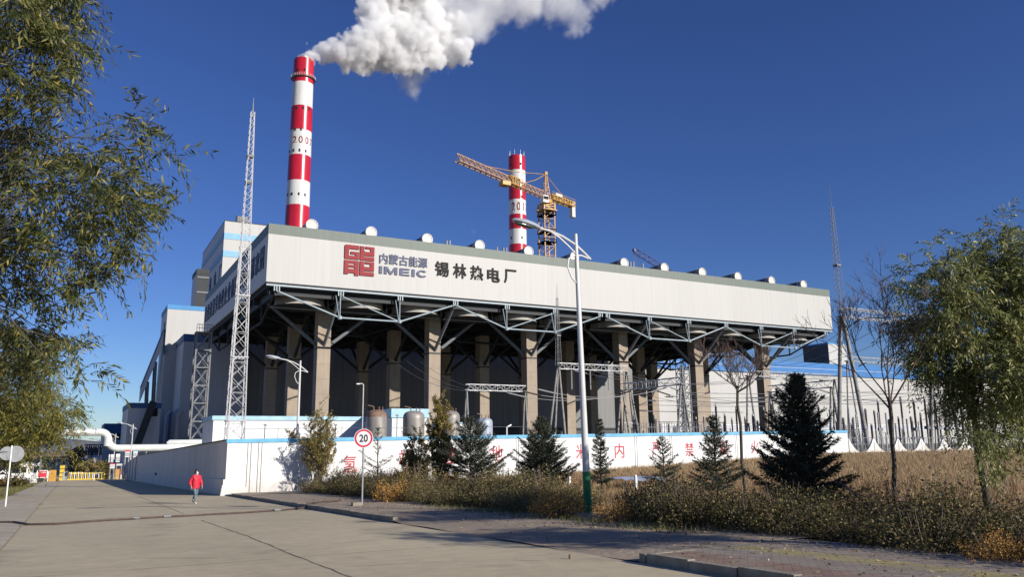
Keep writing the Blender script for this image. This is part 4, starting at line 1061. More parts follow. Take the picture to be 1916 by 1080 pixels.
# ------------------------------------------------------------------ street lamps
def street_lamp(x, y, h, arm, label, green_h=1.35, scale=1.0):
    z0 = gz(x, y)-.05
    t = thing("street_lamp", (x, y, z0), label, "street lamp", "white street lamps along the road")
    s = h/8.9
    MB().tube([(x, y, z0+green_h), (x, y, z0+h)], [.112*s, .058*s], 14).build("pole", 'lamp_white', t, True)
    MB().tube([(x, y, z0), (x, y, z0+green_h)], [.128*s, .120*s], 14).build("painted_base", 'lamp_green', t, True)
    MB().lathe((x, y, z0), [(.2*s, 0), (.2*s, .06), (.13*s, .1)], 14).build("base_flange", 'lamp_green', t)
    d = arm  # direction -x: out over the road
    zt = z0+h
    P = [(.54, -.80), (.3, -.6), (0, -.37), (-.5, -.13), (-.95, .0), (-1.36, .06)]
    MB().tube([(x+d*p[0]*s, y, zt+p[1]*s) for p in P], [.042*s]*len(P), 8).build("arm", 'lamp_white', t, True)
    P2 = [(.54, -.80), (.2, -.70), (-.08, -.71), (-.30, -.84), (-.36, -1.1), (-.22, -1.46), (0, -1.68)]
    MB().tube([(x+d*p[0]*s, y, zt+p[1]*s) for p in P2], .026*s, 7).build("scroll", 'lamp_white', t, True)
    P3 = [(0, -.68), (-.3, -.42), (-.65, -.16), (-.95, -.02)]
    MB().tube([(x+d*p[0]*s, y, zt+p[1]*s) for p in P3], .027*s, 7).build("stay", 'lamp_white', t, True)
    # lamp head: flattened shell pointing outwards and slightly up
    ax = Vector((-d, 0, .17)).normalized(); up = Vector((d*.17, 0, 1)).normalized(); sd = Vector((0, 1, 0))
    o = Vector((x-d*1.33*s, y, zt+.05*s)); vs = []; fs = []; prof = [(0, .04, .04), (.08, .09, .07), (.25, .15, .09), (.5, .18, .10), (.72, .16, .08), (.86, .1, .05), (.92, .02, .015)]
    nseg = 14
    for (l, wdt, ht) in prof:
        for k in range(nseg):
            a = 2*math.pi*k/nseg; hh = math.sin(a)*ht*(1.5 if math.sin(a) > 0 else .6)
            vs.append(o+ax*(l*1.12*s)+sd*(math.cos(a)*wdt*s)+up*(hh*s))
    for i in range(len(prof)-1):
        for k in range(nseg):
            k2 = (k+1) % nseg; fs.append((i*nseg+k, i*nseg+k2, (i+1)*nseg+k2, (i+1)*nseg+k))
    fs.append(tuple(range(nseg))); fs.append(tuple((len(prof)-1)*nseg+k for k in range(nseg)))
    hd = MB().add(vs, fs).build("lamp_head", 'lamp_head', t, True)
    mb = MB(); vs = []
    for k in range(16):
        a = 2*math.pi*k/16; vs.append(o+ax*((.52+.30*math.cos(a))*1.12*s)+sd*(.125*math.sin(a)*s)-up*(.05*s))
    mb.prism(vs, -up*.03*s); mb.build("lens", 'lamp_under', hd)
    return t
lp = AX(1103, 960, 14.0)
bx, by = 13.75, AX(1099, 900, 13.75).y
htop = AX(1082, 440, 13.75).z
L1 = street_lamp(bx, by, htop-gz(bx, by)+.05, 1, "tall white street lamp with green foot in the hedge among the spruces")
# this pole leans a little towards the road
L1.rotation_euler = (R(-.4), R(-1.0), 0)
b2x, b2y = 12.6, AX(555, 850, 12.6).y
street_lamp(b2x, b2y, AX(556, 676, 12.6).z-gz(b2x, b2y), 1, "white street lamp rising from the twiggy shrubs near the wall corner")
for (u, vt, Y, lab) in ((249.5, 794, 128, "white street lamp behind the shaded white wall near the low grey house"), (217, 812, 158, "white street lamp beside the notice boards right of the yellow gate"), (187, 823, 200, "plain white street lamp beyond the yellow gate")):
    q = AY(u, vt, Y); street_lamp(q.x, Y, q.z-gz(q.x, Y)+.05, 1, lab, .02 if u != 217 else .03)

# ------------------------------------------------------------------ traffic signs
MT['sign20'] = MT['sign_white']
sp_ = G(677, 953); SXX, SYY = sp_.x, sp_.y; sz0 = road_z(SYY)+.12
to = Vector((-.30, -.954, 0)).normalized(); rt_ = Vector((-to.y, to.x, 0))
sg = thing("speed_sign", (SXX, SYY, sz0), "round red and white speed limit sign reading 20 on a grey post", "road sign")
MB().tube([(SXX, SYY, sz0-.3), (SXX, SYY, sz0+2.75)], .035, 10).build("post", 'galv', sg, True)
def disc(mb, c, n, r0, r1, d):
    n = Vector(n).normalized(); a = Vector((0, 0, 1)); b = n.cross(a).normalized(); N_ = 40
    ring = lambda r, off: [c+n*off+(b*math.cos(2*math.pi*k/N_)+a*math.sin(2*math.pi*k/N_))*r for k in range(N_)]
    if r0 <= 0: return mb.prism(ring(r1, 0), n*d)
    vs = ring(r0, d)+ring(r1, d)+ring(r1, 0)+ring(r0, 0); fs = []
    for k in range(N_):
        k2 = (k+1) % N_
        for q in range(4): fs.append((q*N_+k, q*N_+k2, ((q+1) % 4)*N_+k2, ((q+1) % 4)*N_+k))
    return mb.add(vs, fs)
sc_ = Vector((SXX, SYY, sz0+2.55))+to*.045
disc(MB(), sc_, to, 0, .365, .012).build("face", 'sign_white', sg)
disc(MB(), sc_+to*.0125, to, .275, .345, .004).build("red_ring", 'sign_red', sg)
vs, fs = text_geo("20", 1, .004, .025); lo, hi = vs.min(0), vs.max(0)
out = [sc_+to*(.016+c)+rt_*((a-lo[0])/(hi[0]-lo[0])-.5)*.33+Vector((0, 0, 1))*((b-lo[1])/(hi[1]-lo[1])-.5)*.30 for a, b, c in vs]
MB().add(out, fs).build("numerals", 'sign_black', sg)
MB().box((SXX-.42, SYY-.2, sz0-.1), (SXX-.06, SYY+.02, sz0+.14)).build("footing", 'kerb', sg)
sp2 = G(10, 949); s2x, s2y = sp2.x, sp2.y; z0 = road_z(s2y)
s2 = thing("road_sign", (s2x, s2y, z0), "grey backs of two round signs on one leaning post at the left verge", "road sign")
q = AY(22, 838, s2y)
MB().tube([(s2x, s2y, z0-.3), (q.x, s2y, q.z+.1)], .035, 10).build("post", 'white_paint', s2, True)
for u, v, dy, r in ((13, 849, .06, .34), (29, 850, -.06, .40)):
    c = AY(u, v, s2y+dy); disc(MB(), Vector((c.x, c.y, c.z)), (.25, .97, 0), 0, r, .012).build("disc", 'sign_back', s2)
mb = MB(); mb.box((q.x-.5, s2y-.02, q.z-.2), (q.x+.5, s2y+.02, q.z-.16)); mb.build("bracket", 'galv', s2)

# ------------------------------------------------------------------ gate
GY = 160.0
def gp(u, v): return AY(u, v, GY)
for u, lab in ((117.5, "yellow and black gate pillar left of the retractable barrier"), (200.5, "yellow and black gate pillar right of the retractable barrier")):
    q = gp(u, 870); t = thing("gate_pillar", (q.x, GY, road_z(GY)), lab, "pillar", "yellow gate pillars"); zt = q.z; zb = road_z(GY); w = .36
    for k in range(4):
        a = zb+(zt-zb)*k/4; b = zb+(zt-zb)*(k+1)/4
        MB().box((q.x-w, GY-w, a), (q.x+w, GY+w, b-.12)).build("yellow_block", 'yellow', t); MB().box((q.x-w-.03, GY-w-.03, b-.12), (q.x+w+.03, GY+w+.03, b)).build("black_band", 'black', t)
a, b = gp(126, 890), gp(197, 890)
t = thing("retractable_barrier", (a.x, GY, road_z(GY)), "yellow retractable gate barrier stretched across the road end", "gate")
zb = road_z(GY)
mb = MB(); mb.bar((a.x, GY, zb+1.15), (b.x, GY, zb+1.15), .16); mb.bar((a.x, GY, zb+.12), (b.x, GY, zb+.12), .2); mb.build("rail", 'yellow', t)
MB().box((a.x, GY+.1, zb+.2), (b.x, GY+.2, zb+1.0)).build("lattice_panel", 'black', t)
for k in range(22):
    x = a.x+(b.x-a.x)*k/21; mb = MB(); mb.bar((x, GY-.04, zb+.1), (x, GY-.04, zb+1.2), .11); mb.lathe((x, GY, zb+1.2), [(.12, 0), (.1, .12), (.02, .2)], 8); mb.build("picket", 'yellow' if k % 2 else 'white_paint', t)
mb = MB(); mb.box((a.x-.7, GY-.4, zb), (a.x-.1, GY+.4, zb+1.5)); mb.build("drive_unit", 'galv', t)
for u0, u1, lab in ((175.5, 184, "small white hoop barrier in front of the yellow gate"),):
    p0, p1 = AY(u0, 899, 150), AY(u1, 899, 150); zb = road_z(150)
    tag(MB().tube([(p0.x, 150, zb), (p0.x, 150, zb+1.0), (p1.x, 150, zb+1.0), (p1.x, 150, zb)], .07, 8).build("hoop_barrier", 'white_paint', None, True), lab, "barrier")
a, b = AY(70, 878, 150), AY(92, 878, 150); zb = road_z(150)
t = thing("red_notice_board", (a.x, 150, zb), "red notice board on a low white frame left of the gate", "notice board")
zt = AY(80, 880.5, 150).z; zm = AY(80, 895, 150).z
MB().box((a.x, 149.9, zm), (b.x, 150, zt)).build("frame", 'white_paint', t); MB().box((a.x+.18, 149.86, zm+.12), (b.x-.25, 149.895, zt-.12)).build("red_panel", 'sign_red', t)
MB().box((a.x+.1, 149.95, zb), (b.x-.6, 149.99, zm)).build("shade_board", 'black', t)  # black sheet standing in for the shade under the panel
for x in (a.x+.05, b.x-.1): MB().box((x, 149.96, zb), (x+.1, 150.1, zt)).build("leg", 'white_paint', t)
mb = MB()
for k in range(5): mb.box((a.x+.55+k*.28, 149.85, zm+.78), (a.x+.72+k*.28, 149.858, zm+.92))
mb.build("lettering", 'sign_white', t)
q = AY(99.5, 880, 152); t = thing("ochre_gate_post", (q.x, 152, road_z(152)), "ochre square post between the red board and the gate pillar", "post")
MB().box((q.x-.5, 151.6, road_z(152)), (q.x+.5, 152.4, q.z)).build("shaft", 'ochre', t); MB().box((q.x-.56, 151.54, q.z), (q.x+.56, 152.46, q.z+.15)).build("cap", 'dark_steel', t)
q = AY(219.5, 878, 157); t = thing("ochre_gate_post", (q.x, 157, road_z(157)), "ochre square post among the notice boards at the wall end", "post")
MB().box((q.x-.35, 156.7, road_z(157)), (q.x+.35, 157.3, q.z)).build("shaft", 'ochre', t); MB().box((q.x-.4, 156.6, q.z), (q.x+.4, 157.4, q.z+.12)).build("cap", 'dark_steel', t)
a, b = AY(22, 885, 140), AY(70, 885, 140); zb = road_z(140)
t = thing("picket_fence", (a.x, 140, zb), "low white picket fence left of the red notice board", "fence")
mb = MB(); mb.bar((a.x, 140, zb+1.3), (b.x, 140, zb+1.3), .09); mb.bar((a.x, 140, zb+.4), (b.x, 140, zb+.4), .09); mb.build("rail", 'white_paint', t)
mb = MB()
for k in range(26): x = a.x+(b.x-a.x)*k/25; mb.bar((x, 140, zb), (x, 140, zb+1.45), .07)
mb.build("picket_row", 'white_paint', t)
for u0, u1, v, Y, lab in ((38, 61, 868, 200, "white gatehouse with pitched roof seen under the willow"), (70, 76, 869, 210, "sliver of a second white house beside the gatehouse"), (0, 9, 884, 190, "white house fragment behind the willow trunk")):
    a, b = AY(u0, v+5, Y), AY(u1, v+5, Y); zt = a.z; zr = AY(u0, v, Y).z
    t = thing("gatehouse", (a.x, Y, road_z(Y)), lab, "building")
    MB().prism([(a.x, Y, -5.2), (b.x, Y, -5.2), (b.x, Y, zt), ((a.x+b.x)/2, Y, zr), (a.x, Y, zt)], (0, 7, 0)).build("wall", 'white_paint', t)
    MB().prism([(a.x-.3, Y-.3, zt), ((a.x+b.x)/2, Y-.3, zr+.12), (b.x+.3, Y-.3, zt), (b.x+.3, Y-.3, zt+.2), ((a.x+b.x)/2, Y-.3, zr+.35), (a.x-.3, Y-.3, zt+.2)], (0, 7.6, 0)).build("roof", 'white_paint', t)
    MB().box(((a.x*.7+b.x*.3)-.5, Y-.05, -3.6), ((a.x*.7+b.x*.3)+.5, Y-.005, -2.4)).build("window", 'ch_dark', t)
# notice boards right of the gate
def board(u0, u1, v0, v1, Y, head, label, group="notice boards by the gate"):
    a, b = AY(u0, v0, Y), AY(u1, v0, Y); zt = a.z; zm = AY(u0, v1, Y).z; zb = road_z(Y)
    t = thing("notice_board", (a.x, Y, zb), label, "notice board", group)
    MB().box((a.x, Y, zm), (b.x, Y+.08, zt)).build("panel", 'white_paint', t)
    MB().box((a.x, Y-.02, zt-(zt-zm)*.22), (b.x, Y-.002, zt)).build("header", head, t)
    mb = MB(); n = 5
    for k in range(n): x = a.x+(b.x-a.x)*(k+.5)/n; mb.box((x-.05, Y-.012, zm+(zt-zm)*.1), (x+.05, Y-.002, zm+(zt-zm)*.68))
    mb.build("text_column", 'galv', t)
    for x in (a.x+.1, b.x-.1): MB().bar((x, Y+.14, zb), (x, Y+.14, zt), .1).build("leg", 'galv', t)
    return t
board(204, 214, 851, 867, 159, 'white_paint', "tall white notice board left of the lamp at the wall end")
board(217.5, 225, 850, 866, 159, 'white_paint', "tall white notice board right of the lamp at the wall end")
board(206, 215.5, 868, 877, 156, 'sign_red', "small white board with red header under the tall boards")
board(218, 229, 866, 872, 156.5, 'dark_blue', "small white board with dark blue header at the wall end")
board(234.5, 243.5, 843, 856, 126, 'sign_red', "white panel with red header on the lamp behind the shaded wall")
board(249.5, 258, 844.5, 856, 126, 'pale_blue2', "white panel with green blue header on the lamp behind the shaded wall")
board(175.5, 182, 857, 871, 198, 'white_paint', "slim white sign panel beside the far plain lamp")
a, b = AY(223, 876, 158), AY(229, 876, 158); tag(MB().box((a.x, 158, AY(223, 889, 158).z), (b.x, 158.1, a.z)).build("pink_banner", 'sign_red'), "bright pink red banner at the end of the shaded wall", "banner")
t = thing("bollard_fence", (gp(205, 890).x, 158.5, road_z(158)), "short white bollard fence under the notice boards", "fence")
for k in range(7):
    q = AY(205+k*3.6, 891, 158.5); MB().tube([(q.x, 158.5, road_z(158)), (q.x, 158.5, road_z(158)+1.0)], .09, 8).build("bollard", 'white_paint', t)
# far bridge structures beyond the gate
a, b, c, d = AY(128, 858, 230), AY(158, 842, 230), AY(192, 842, 230), AY(60, 856, 260)
t = thing("pipe_bridge", (a.x, 230, -5), "dark truss pipe bridge climbing beyond the gate", "bridge")
mb = MB(); lattice(mb, (a.x, 230, a.z), (b.x, 230, b.z), 2.0, 2.6, 8, .5, .3); lattice(mb, (b.x, 230, b.z), (c.x, 230, c.z), 2.0, 2.4, 8, .3, .16); mb.build("truss", 'dark_steel', t)
for u in (150, 158, 172, 186):
    q = AY(u, 845, 230); MB().bar((q.x, 230, -5), (q.x, 230, q.z), .3).build("post", 'dark_steel', t)
MB().box((AY(128, 870, 232).x, 232, -5), (AY(158, 870, 232).x, 240, AY(140, 862, 232).z)).build("plant_room", 'dark_steel', t)
t = thing("walkway", (d.x, 262, -5), "grey horizontal walkway far beyond the gate", "bridge")
MB().box((AY(70, 855, 262).x, 262, AY(100, 858, 262).z), (AY(130, 855, 262).x, 265, AY(100, 855, 262).z)).build("deck", 'galv_dark', t)
MB().box((AY(70, 855, 262).x, 262, AY(100, 864, 262).z), (AY(130, 855, 262).x, 265, AY(100, 861, 262).z)).build("beam", 'galv_dark', t)
for u in (80, 100, 120): q = AY(u, 857, 262); MB().bar((q.x, 263, -5), (q.x, 263, q.z), .8).build("pier", 'galv_dark', t)

# ------------------------------------------------------------------ switchyard
def gantry(name, u0, u1, v, Y, label, spread=1.7, along='x', y2=None, r=.17, mast=None, beam=.9, legs3=False):
    p = AY(u0, v, Y); q = AY(u1, v, Y)
    if along == 'x': q = Vector((q.x, Y, p.z))
    else: q = Vector((p.x, y2, p.z))
    t = thing(name, ((p.x+q.x)/2, (p.y+q.y)/2, road_z(Y)), label, "gantry", "steel gantries of the switchyard")
    mb = MB(); lattice(mb, p, q, beam*.8, beam, max(8, int((q-p).length/1.3)), .09, .04); mb.build("beam", 'galv', t)
    for e, s in ((p, -1), (q, 1)):
        z0 = road_z(e.y)-.2; zt = e.z-beam/2
        feet = [(e.x, e.y-spread), (e.x, e.y+spread)] if along == 'x' else [(e.x-spread, e.y), (e.x+spread, e.y)]
        if legs3: feet.append((e.x+s*spread*1.3, e.y))
        for fx_, fy_ in feet:
            MB().tube([(fx_, fy_, z0), (e.x+(fx_-e.x)*.08, e.y+(fy_-e.y)*.08, zt)], [r, r*.8], 10).build("leg", 'pole_conc', t, True)
            for k in (1, 2, 3):
                f = k/4; MB().lathe((fx_+(e.x+(fx_-e.x)*.08-fx_)*f, fy_+(e.y+(fy_-e.y)*.08-fy_)*f, z0+(zt-z0)*f), [(r*1.02, -.06), (r*1.12, -.05), (r*1.12, .05), (r*1.02, .06)], 10, cap=False).build("clamp_band", 'galv_dark', t)
        MB().box((e.x-.35, e.y-.35, zt-.05), (e.x+.35, e.y+.35, zt+.1)).build("head_plate", 'galv_dark', t)
    if mast:
        e = p if mast[0] == 0 else q; zt = mast[1]
        mb = MB(); leg4(mb, (e.x, e.y, e.z), (e.x, e.y, e.z+(zt-e.z)*.82), mast[2], mast[2]*.35, 20, .04, .018, False); mb.tube([(e.x, e.y, e.z+(zt-e.z)*.8), (e.x, e.y, zt)], [.04, .012], 6); mb.build("lightning_mast", 'galv_dark', t)
        z = e.z+(zt-e.z)*.36; MB().box((e.x-.35, e.y-.35, z-.1), (e.x+.35, e.y+.35, z+.1)).build("mast_collar", 'galv_dark', t)
    return t, p, q
g1, g1p, g1q = gantry("switchyard_gantry", 873, 982, 725, 96, "low gantry left of the others, in front of the pale column", 1.2, r=.14, beam=.8)
zt = AY(1040, 530, 105).z
g2, g2p, g2q = gantry("switchyard_gantry", 1045, 1172, 685, 105, "gantry with a slim mast on its left end, behind the tall street lamp", 2.2, mast=(0, zt, .7), legs3=True, r=.2)
pC = AY(1160, 727, 118)
def gantry_y(u0, v0, Y0_, u1, label, spread=1.6, r=.17):
    p = AY(u0, v0, Y0_); yq = AX(u1, v0, p.x).y
    return gantry("switchyard_gantry", u0, u1, v0, Y0_, label, spread, 'y', yq, r)
g3, g3p, g3q = gantry_y(1275, 713, 78, 1163, "gantry running away from the viewer right of the second lit column", 1.7)
g4, g4p, g4q = gantry("switchyard_gantry", 1399, 1560, 699, 92, "gantry in front of the last column on the right", 1.5, beam=.8)
g5, g5p, g5q = gantry_y(1555, 719, 72, 1440, "gantry running away from the viewer behind the big dark spruce", 1.5)
zt = AY(1552, 345, 66).z
g6, g6p, g6q = gantry("switchyard_gantry", 1574, 1742, 585, 66, "tallest gantry with a long slim mast, right of the condenser", 2.4, r=.27, mast=(0, zt, .8), beam=1.15)
g7, g7p, g7q = gantry("switchyard_gantry", 1585, 1745, 672, 92, "thin far gantry behind the bare tree on the right", 1.5, r=.14, beam=.8)
q = AY(1277, 690, 100)
t = thing("lattice_tower", (q.x, 100, road_z(100)), "short dark lattice tower in the switchyard", "tower")
mb = MB(); leg4(mb, (q.x, 100, road_z(100)), (q.x, 100, AY(1277, 683, 100).z), 1.7, 1.5, 11, .14, .07); mb.build("lattice", 'galv_dark', t)
rw = random.Random(11)
def sag(p, q, s, n=10):
    p, q = Vector(p), Vector(q); out = []
    for k in range(n+1):
        f = k/n; c = p+(q-p)*f; c.z -= 4*s*f*(1-f); out.append(c)
    return out
def conductor(p, q, s, label, ins=1.6, both=True, r=.03):
    pts = sag(p, q, s, 12); o = MB().tube(pts, r, 5).build("conductor", 'wire'); tag(o, label, "cable", "conductors strung across the switchyard")
    for e, f in ((0, 1), (12, 11))[:2 if both else 1]:
        d = (pts[f]-pts[e]).normalized(); a = pts[e]
        prof = []; nn = 12
        mb = MB(); P = []; rad = []
        for k in range(nn*2+1): P.append(a+d*(.3+ins*k/(nn*2))); rad.append(.12 if k % 2 else .06)
        mb.tube(P, rad, 7); mb.build("insulator_string", 'insul_grey' if rw.random() < .6 else 'insul', o)
    return o
CL = "grey conductor sagging between the switchyard gantries"
def along(p, q, f): return p+(q-p)*f
for f in (.2, .5, .8):
    conductor(along(g1p, g1q, f)+Vector((0, 0, -.5)), along(g1p, g1q, f)+Vector((4, 44, 8)), 1.5, CL, 1.5, False)
    conductor(along(g2p, g2q, f)+Vector((0, 0, -.6)), along(g4p, g4q, f*.3)+Vector((0, 0, -.5)), 1.6, CL, 2.0)
    conductor(along(g3p, g3q, f)+Vector((0, 0, -.6)), along(g5p, g5q, f)+Vector((0, 0, -.6)), 1.8, CL, 2.6)
    conductor(along(g3p, g3q, f)+Vector((0, 0, -.6)), along(g3p, g3q, f)+Vector((-19, 1.5, -1.2)), 1.2, CL, 2.6)
    conductor(along(g4p, g4q, f)+Vector((0, 0, -.6)), along(g7p, g7q, f)+Vector((0, 0, -.5)), 1.4, CL, 1.8)
    conductor(along(g6p, g6q, f)+Vector((0, 0, -.5)), (AX0+118+f*16, AY0+3, AZB-10), 2.4, CL, 3.4, False, .035)
    conductor(along(g6p, g6q, f)+Vector((0, 0, -.5)), (along(g6p, g6q, f).x+8, 20, 20), 2.0, CL, 3.4, False, .035)
    conductor(along(g5p, g5q, f)+Vector((0, 0, -.6)), along(g5p, g5q, f)+Vector((34, 1, -.6)), 1.5, CL, 2.2)
for k in range(4):
    a = AY(1180+k*6, 757-k*5, 90); b = AY(1760, 742-k*7, 90); conductor((a.x, 90-k*3, a.z), (b.x, 90-k*3, b.z), .9, "long low conductor running the width of the switchyard", 1.2, True, .035)
for f in (.18, .45, .72, .95):
    a = along(g2p, g2q, f); o = MB(); P = []; rad = []
    for k in range(25): P.append(a+Vector((0, 0, -.6-3.0*k/24))); rad.append(.13 if k % 2 else .07)
    tag(o.tube(P, rad, 7).build("hanging_insulator", 'insul_grey'), "grey insulator string hanging straight down from the mast gantry", "insulator", "insulators hanging under the mast gantry")
# apparatus on posts
def apparatus(kind):
    t = thing("switchgear_post", (0, 0, 0), "", "switchgear"); h = (2.6, 2.3, 2.8, 2.5)[kind]
    if kind == 0:
        MB().tube([(0, 0, -.3), (0, 0, h)], [.17, .15], 8).build("support", 'pole_conc', t, True)
        MB().box((-.3, -.3, h), (.3, .3, h+.25)).build("base_box", 'galv_dark', t)
        P = [(0, 0, h+.25+2.0*k/28) for k in range(29)]; MB().tube(P, [.19 if k % 2 else .12 for k in range(29)], 9).build("insulator", 'insul', t)
        MB().lathe((0, 0, h+2.25), [(.13, 0), (.14, .12), (.1, .25)], 10).build("terminal", 'galv', t)
    elif kind == 1:
        for s in (-.9, .9):
            MB().tube([(s, 0, -.3), (s, 0, h)], [.15, .13], 8).build("support", 'pole_conc', t, True)
            P = [(s, 0, h+.2+1.5*k/24) for k in range(25)]; MB().tube(P, [.15 if k % 2 else .09 for k in range(25)], 8).build("insulator", 'insul_grey', t)
        MB().box((-1.2, -.1, h), (1.2, .1, h+.2)).build("crossbar", 'galv_dark', t); MB().tube([(-1.2, 0, h+1.75), (1.2, 0, h+1.75)], .05, 6).build("blade", 'galv', t)
    elif kind == 2:
        MB().tube([(0, 0, -.3), (0, 0, h+.6)], [.14, .12], 8).build("support", 'galv_dark', t, True)
        P = [(0, 0, h+.6+1.1*k/20) for k in range(21)]; MB().tube(P, [.16 if k % 2 else .11 for k in range(21)], 9).build("insulator", 'insul', t)
        MB().lathe((0, 0, h+1.7), [(.16, 0), (.17, .35), (.08, .5)], 10).build("head", 'galv_dark', t)
    else:
        for s in (-.45, .45): MB().bar((s, 0, -.3), (s*.5, 0, h), .1).build("support", 'galv', t)
        mb = MB()
        for k in range(5): mb.bar((-.45+.04*k, 0, .1+k*h/5), (.45-.04*k, 0, (k+1)*h/5), .05)
        mb.build("bracing", 'galv', t)
        P = [(0, 0, h+1.9*k/26) for k in range(27)]; MB().tube(P, [.17 if k % 2 else .11 for k in range(27)], 8).build("insulator", 'insul_grey', t)
    return t
kinds = [apparatus(k) for k in range(4)]; used = [False]*4
LB = ["dark ribbed insulator with a grey cap on a concrete post", "pair of grey insulators joined by a bar on two posts", "squat dark instrument on a thin steel post", "grey ribbed insulator on a narrow braced stand"]
ra = random.Random(5)
spots = []
for Y, us, k in ((112, (1225, 1238, 1251, 1266, 1283, 1300), 0), (100, (1180, 1215, 1245, 1312, 1330, 1350), 1), (88, (1262, 1320, 1338, 1366, 1384), 3), (80, (1342, 1360, 1378, 1412, 1428, 1446), 0), (76, (1462, 1480, 1498, 1516, 1536), 0),
                 (70, (1556, 1588, 1600, 1612, 1644, 1660, 1676), 3), (66, (1624, 1640, 1668, 1690, 1704, 1722), 2), (84, (1478, 1508, 1548, 1580), 1), (92, (1404, 1436, 1470, 1560, 1596, 1630), 2), (64, (1712, 1734, 1752, 1770, 1790, 1812, 1834, 1856, 1880), 0), (90, (1606, 1652, 1684, 1716), 1)):
    for u in us: spots.append((u, Y, k))
for u, Y, k in ((1188, 96, 2), (1196, 108, 0), (1206, 90, 3), (1222, 98, 2), (1232, 88, 3), (1258, 96, 0), (1292, 94, 2), (1306, 86, 3), (1355, 96, 0), (1372, 92, 0), (1395, 84, 0), (1420, 78, 3), (1455, 74, 2), (1490, 88, 0), (1512, 80, 2), (1528, 92, 0), (1566, 84, 0), (1578, 74, 2), (1592, 78, 0), (1604, 88, 3), (1618, 74, 0), (1632, 84, 0), (1648, 74, 0), (1664, 82, 2), (1680, 72, 0), (1698, 80, 3), (1708, 72, 0), (1726, 78, 0), (1742, 70, 2), (1758, 76, 0), (1776, 68, 3), (1800, 72, 0), (1822, 70, 2), (1845, 74, 0)): spots.append((u, Y, k))
for u, Y, k in spots:
    q = AY(u+ra.uniform(-3, 3), 800, Y+ra.uniform(-2, 2))
    o = kinds[k] if not used[k] else copy_tree(kinds[k]); used[k] = True
    o.location = (q.x, q.y, road_z(q.y)); o.rotation_euler.z = ra.uniform(-.3, .3); s = ra.uniform(1.15, 1.75); o.scale = (.72+.3*ra.random(), .72+.3*ra.random(), s)
    tag(o, LB[k], "switchgear", ("cap insulators", "twin insulators", "dark instruments", "braced insulators")[k]+" of the switchyard")
# tubular busbars and inner mesh fence
for k, (u0, u1, v, Y) in enumerate(((1395, 1555, 752, 86), (1395, 1560, 744, 90), (1580, 1760, 748, 82), (1590, 1760, 735, 96), (1200, 1390, 770, 100), (1230, 1330, 790, 108))):
    a, b = AY(u0, v, Y), AY(u1, v, Y); tag(MB().tube([(a.x, Y, a.z), (b.x, Y, a.z)], .06, 7).build("busbar", 'galv_dark', None, True), "straight grey tubular busbar above the switchgear posts", "busbar", "busbars of the switchyard")
a = AY(1195, 805, 62); 
t = thing("yard_fence", (a.x, 62, road_z(62)), "dark upright bar fence standing just behind the white wall", "fence")
mb = MB(); x1 = AY(1330, 800, 62).x
zt = AY(1195, 792, 62).z
for k in range(30): x = a.x+(x1-a.x)*k/29; mb.bar((x, 62, road_z(62)), (x, 62, zt+.3*math.sin(k*.7)*.3), .05)
mb.bar((a.x, 62, zt-.4), (x1, 62, zt-.4), .05); mb.build("bar_row", 'galv_dark', t)
q = AY(955, 797, 80); t = thing("small_lamp", (q.x, 80, road_z(80)), "small white lamp on a short post behind the wall", "lamp")
q2 = AY(951, 800, 80); MB().tube([(q2.x-.2, 80, road_z(80)), (q2.x-.2, 80, q2.z)], .07, 7).build("post", 'white_paint', t); MB().bar((q2.x-.2, 80, q2.z), (q.x+.1, 80, q.z+.1), .14).build("lamp", 'white_paint', t)
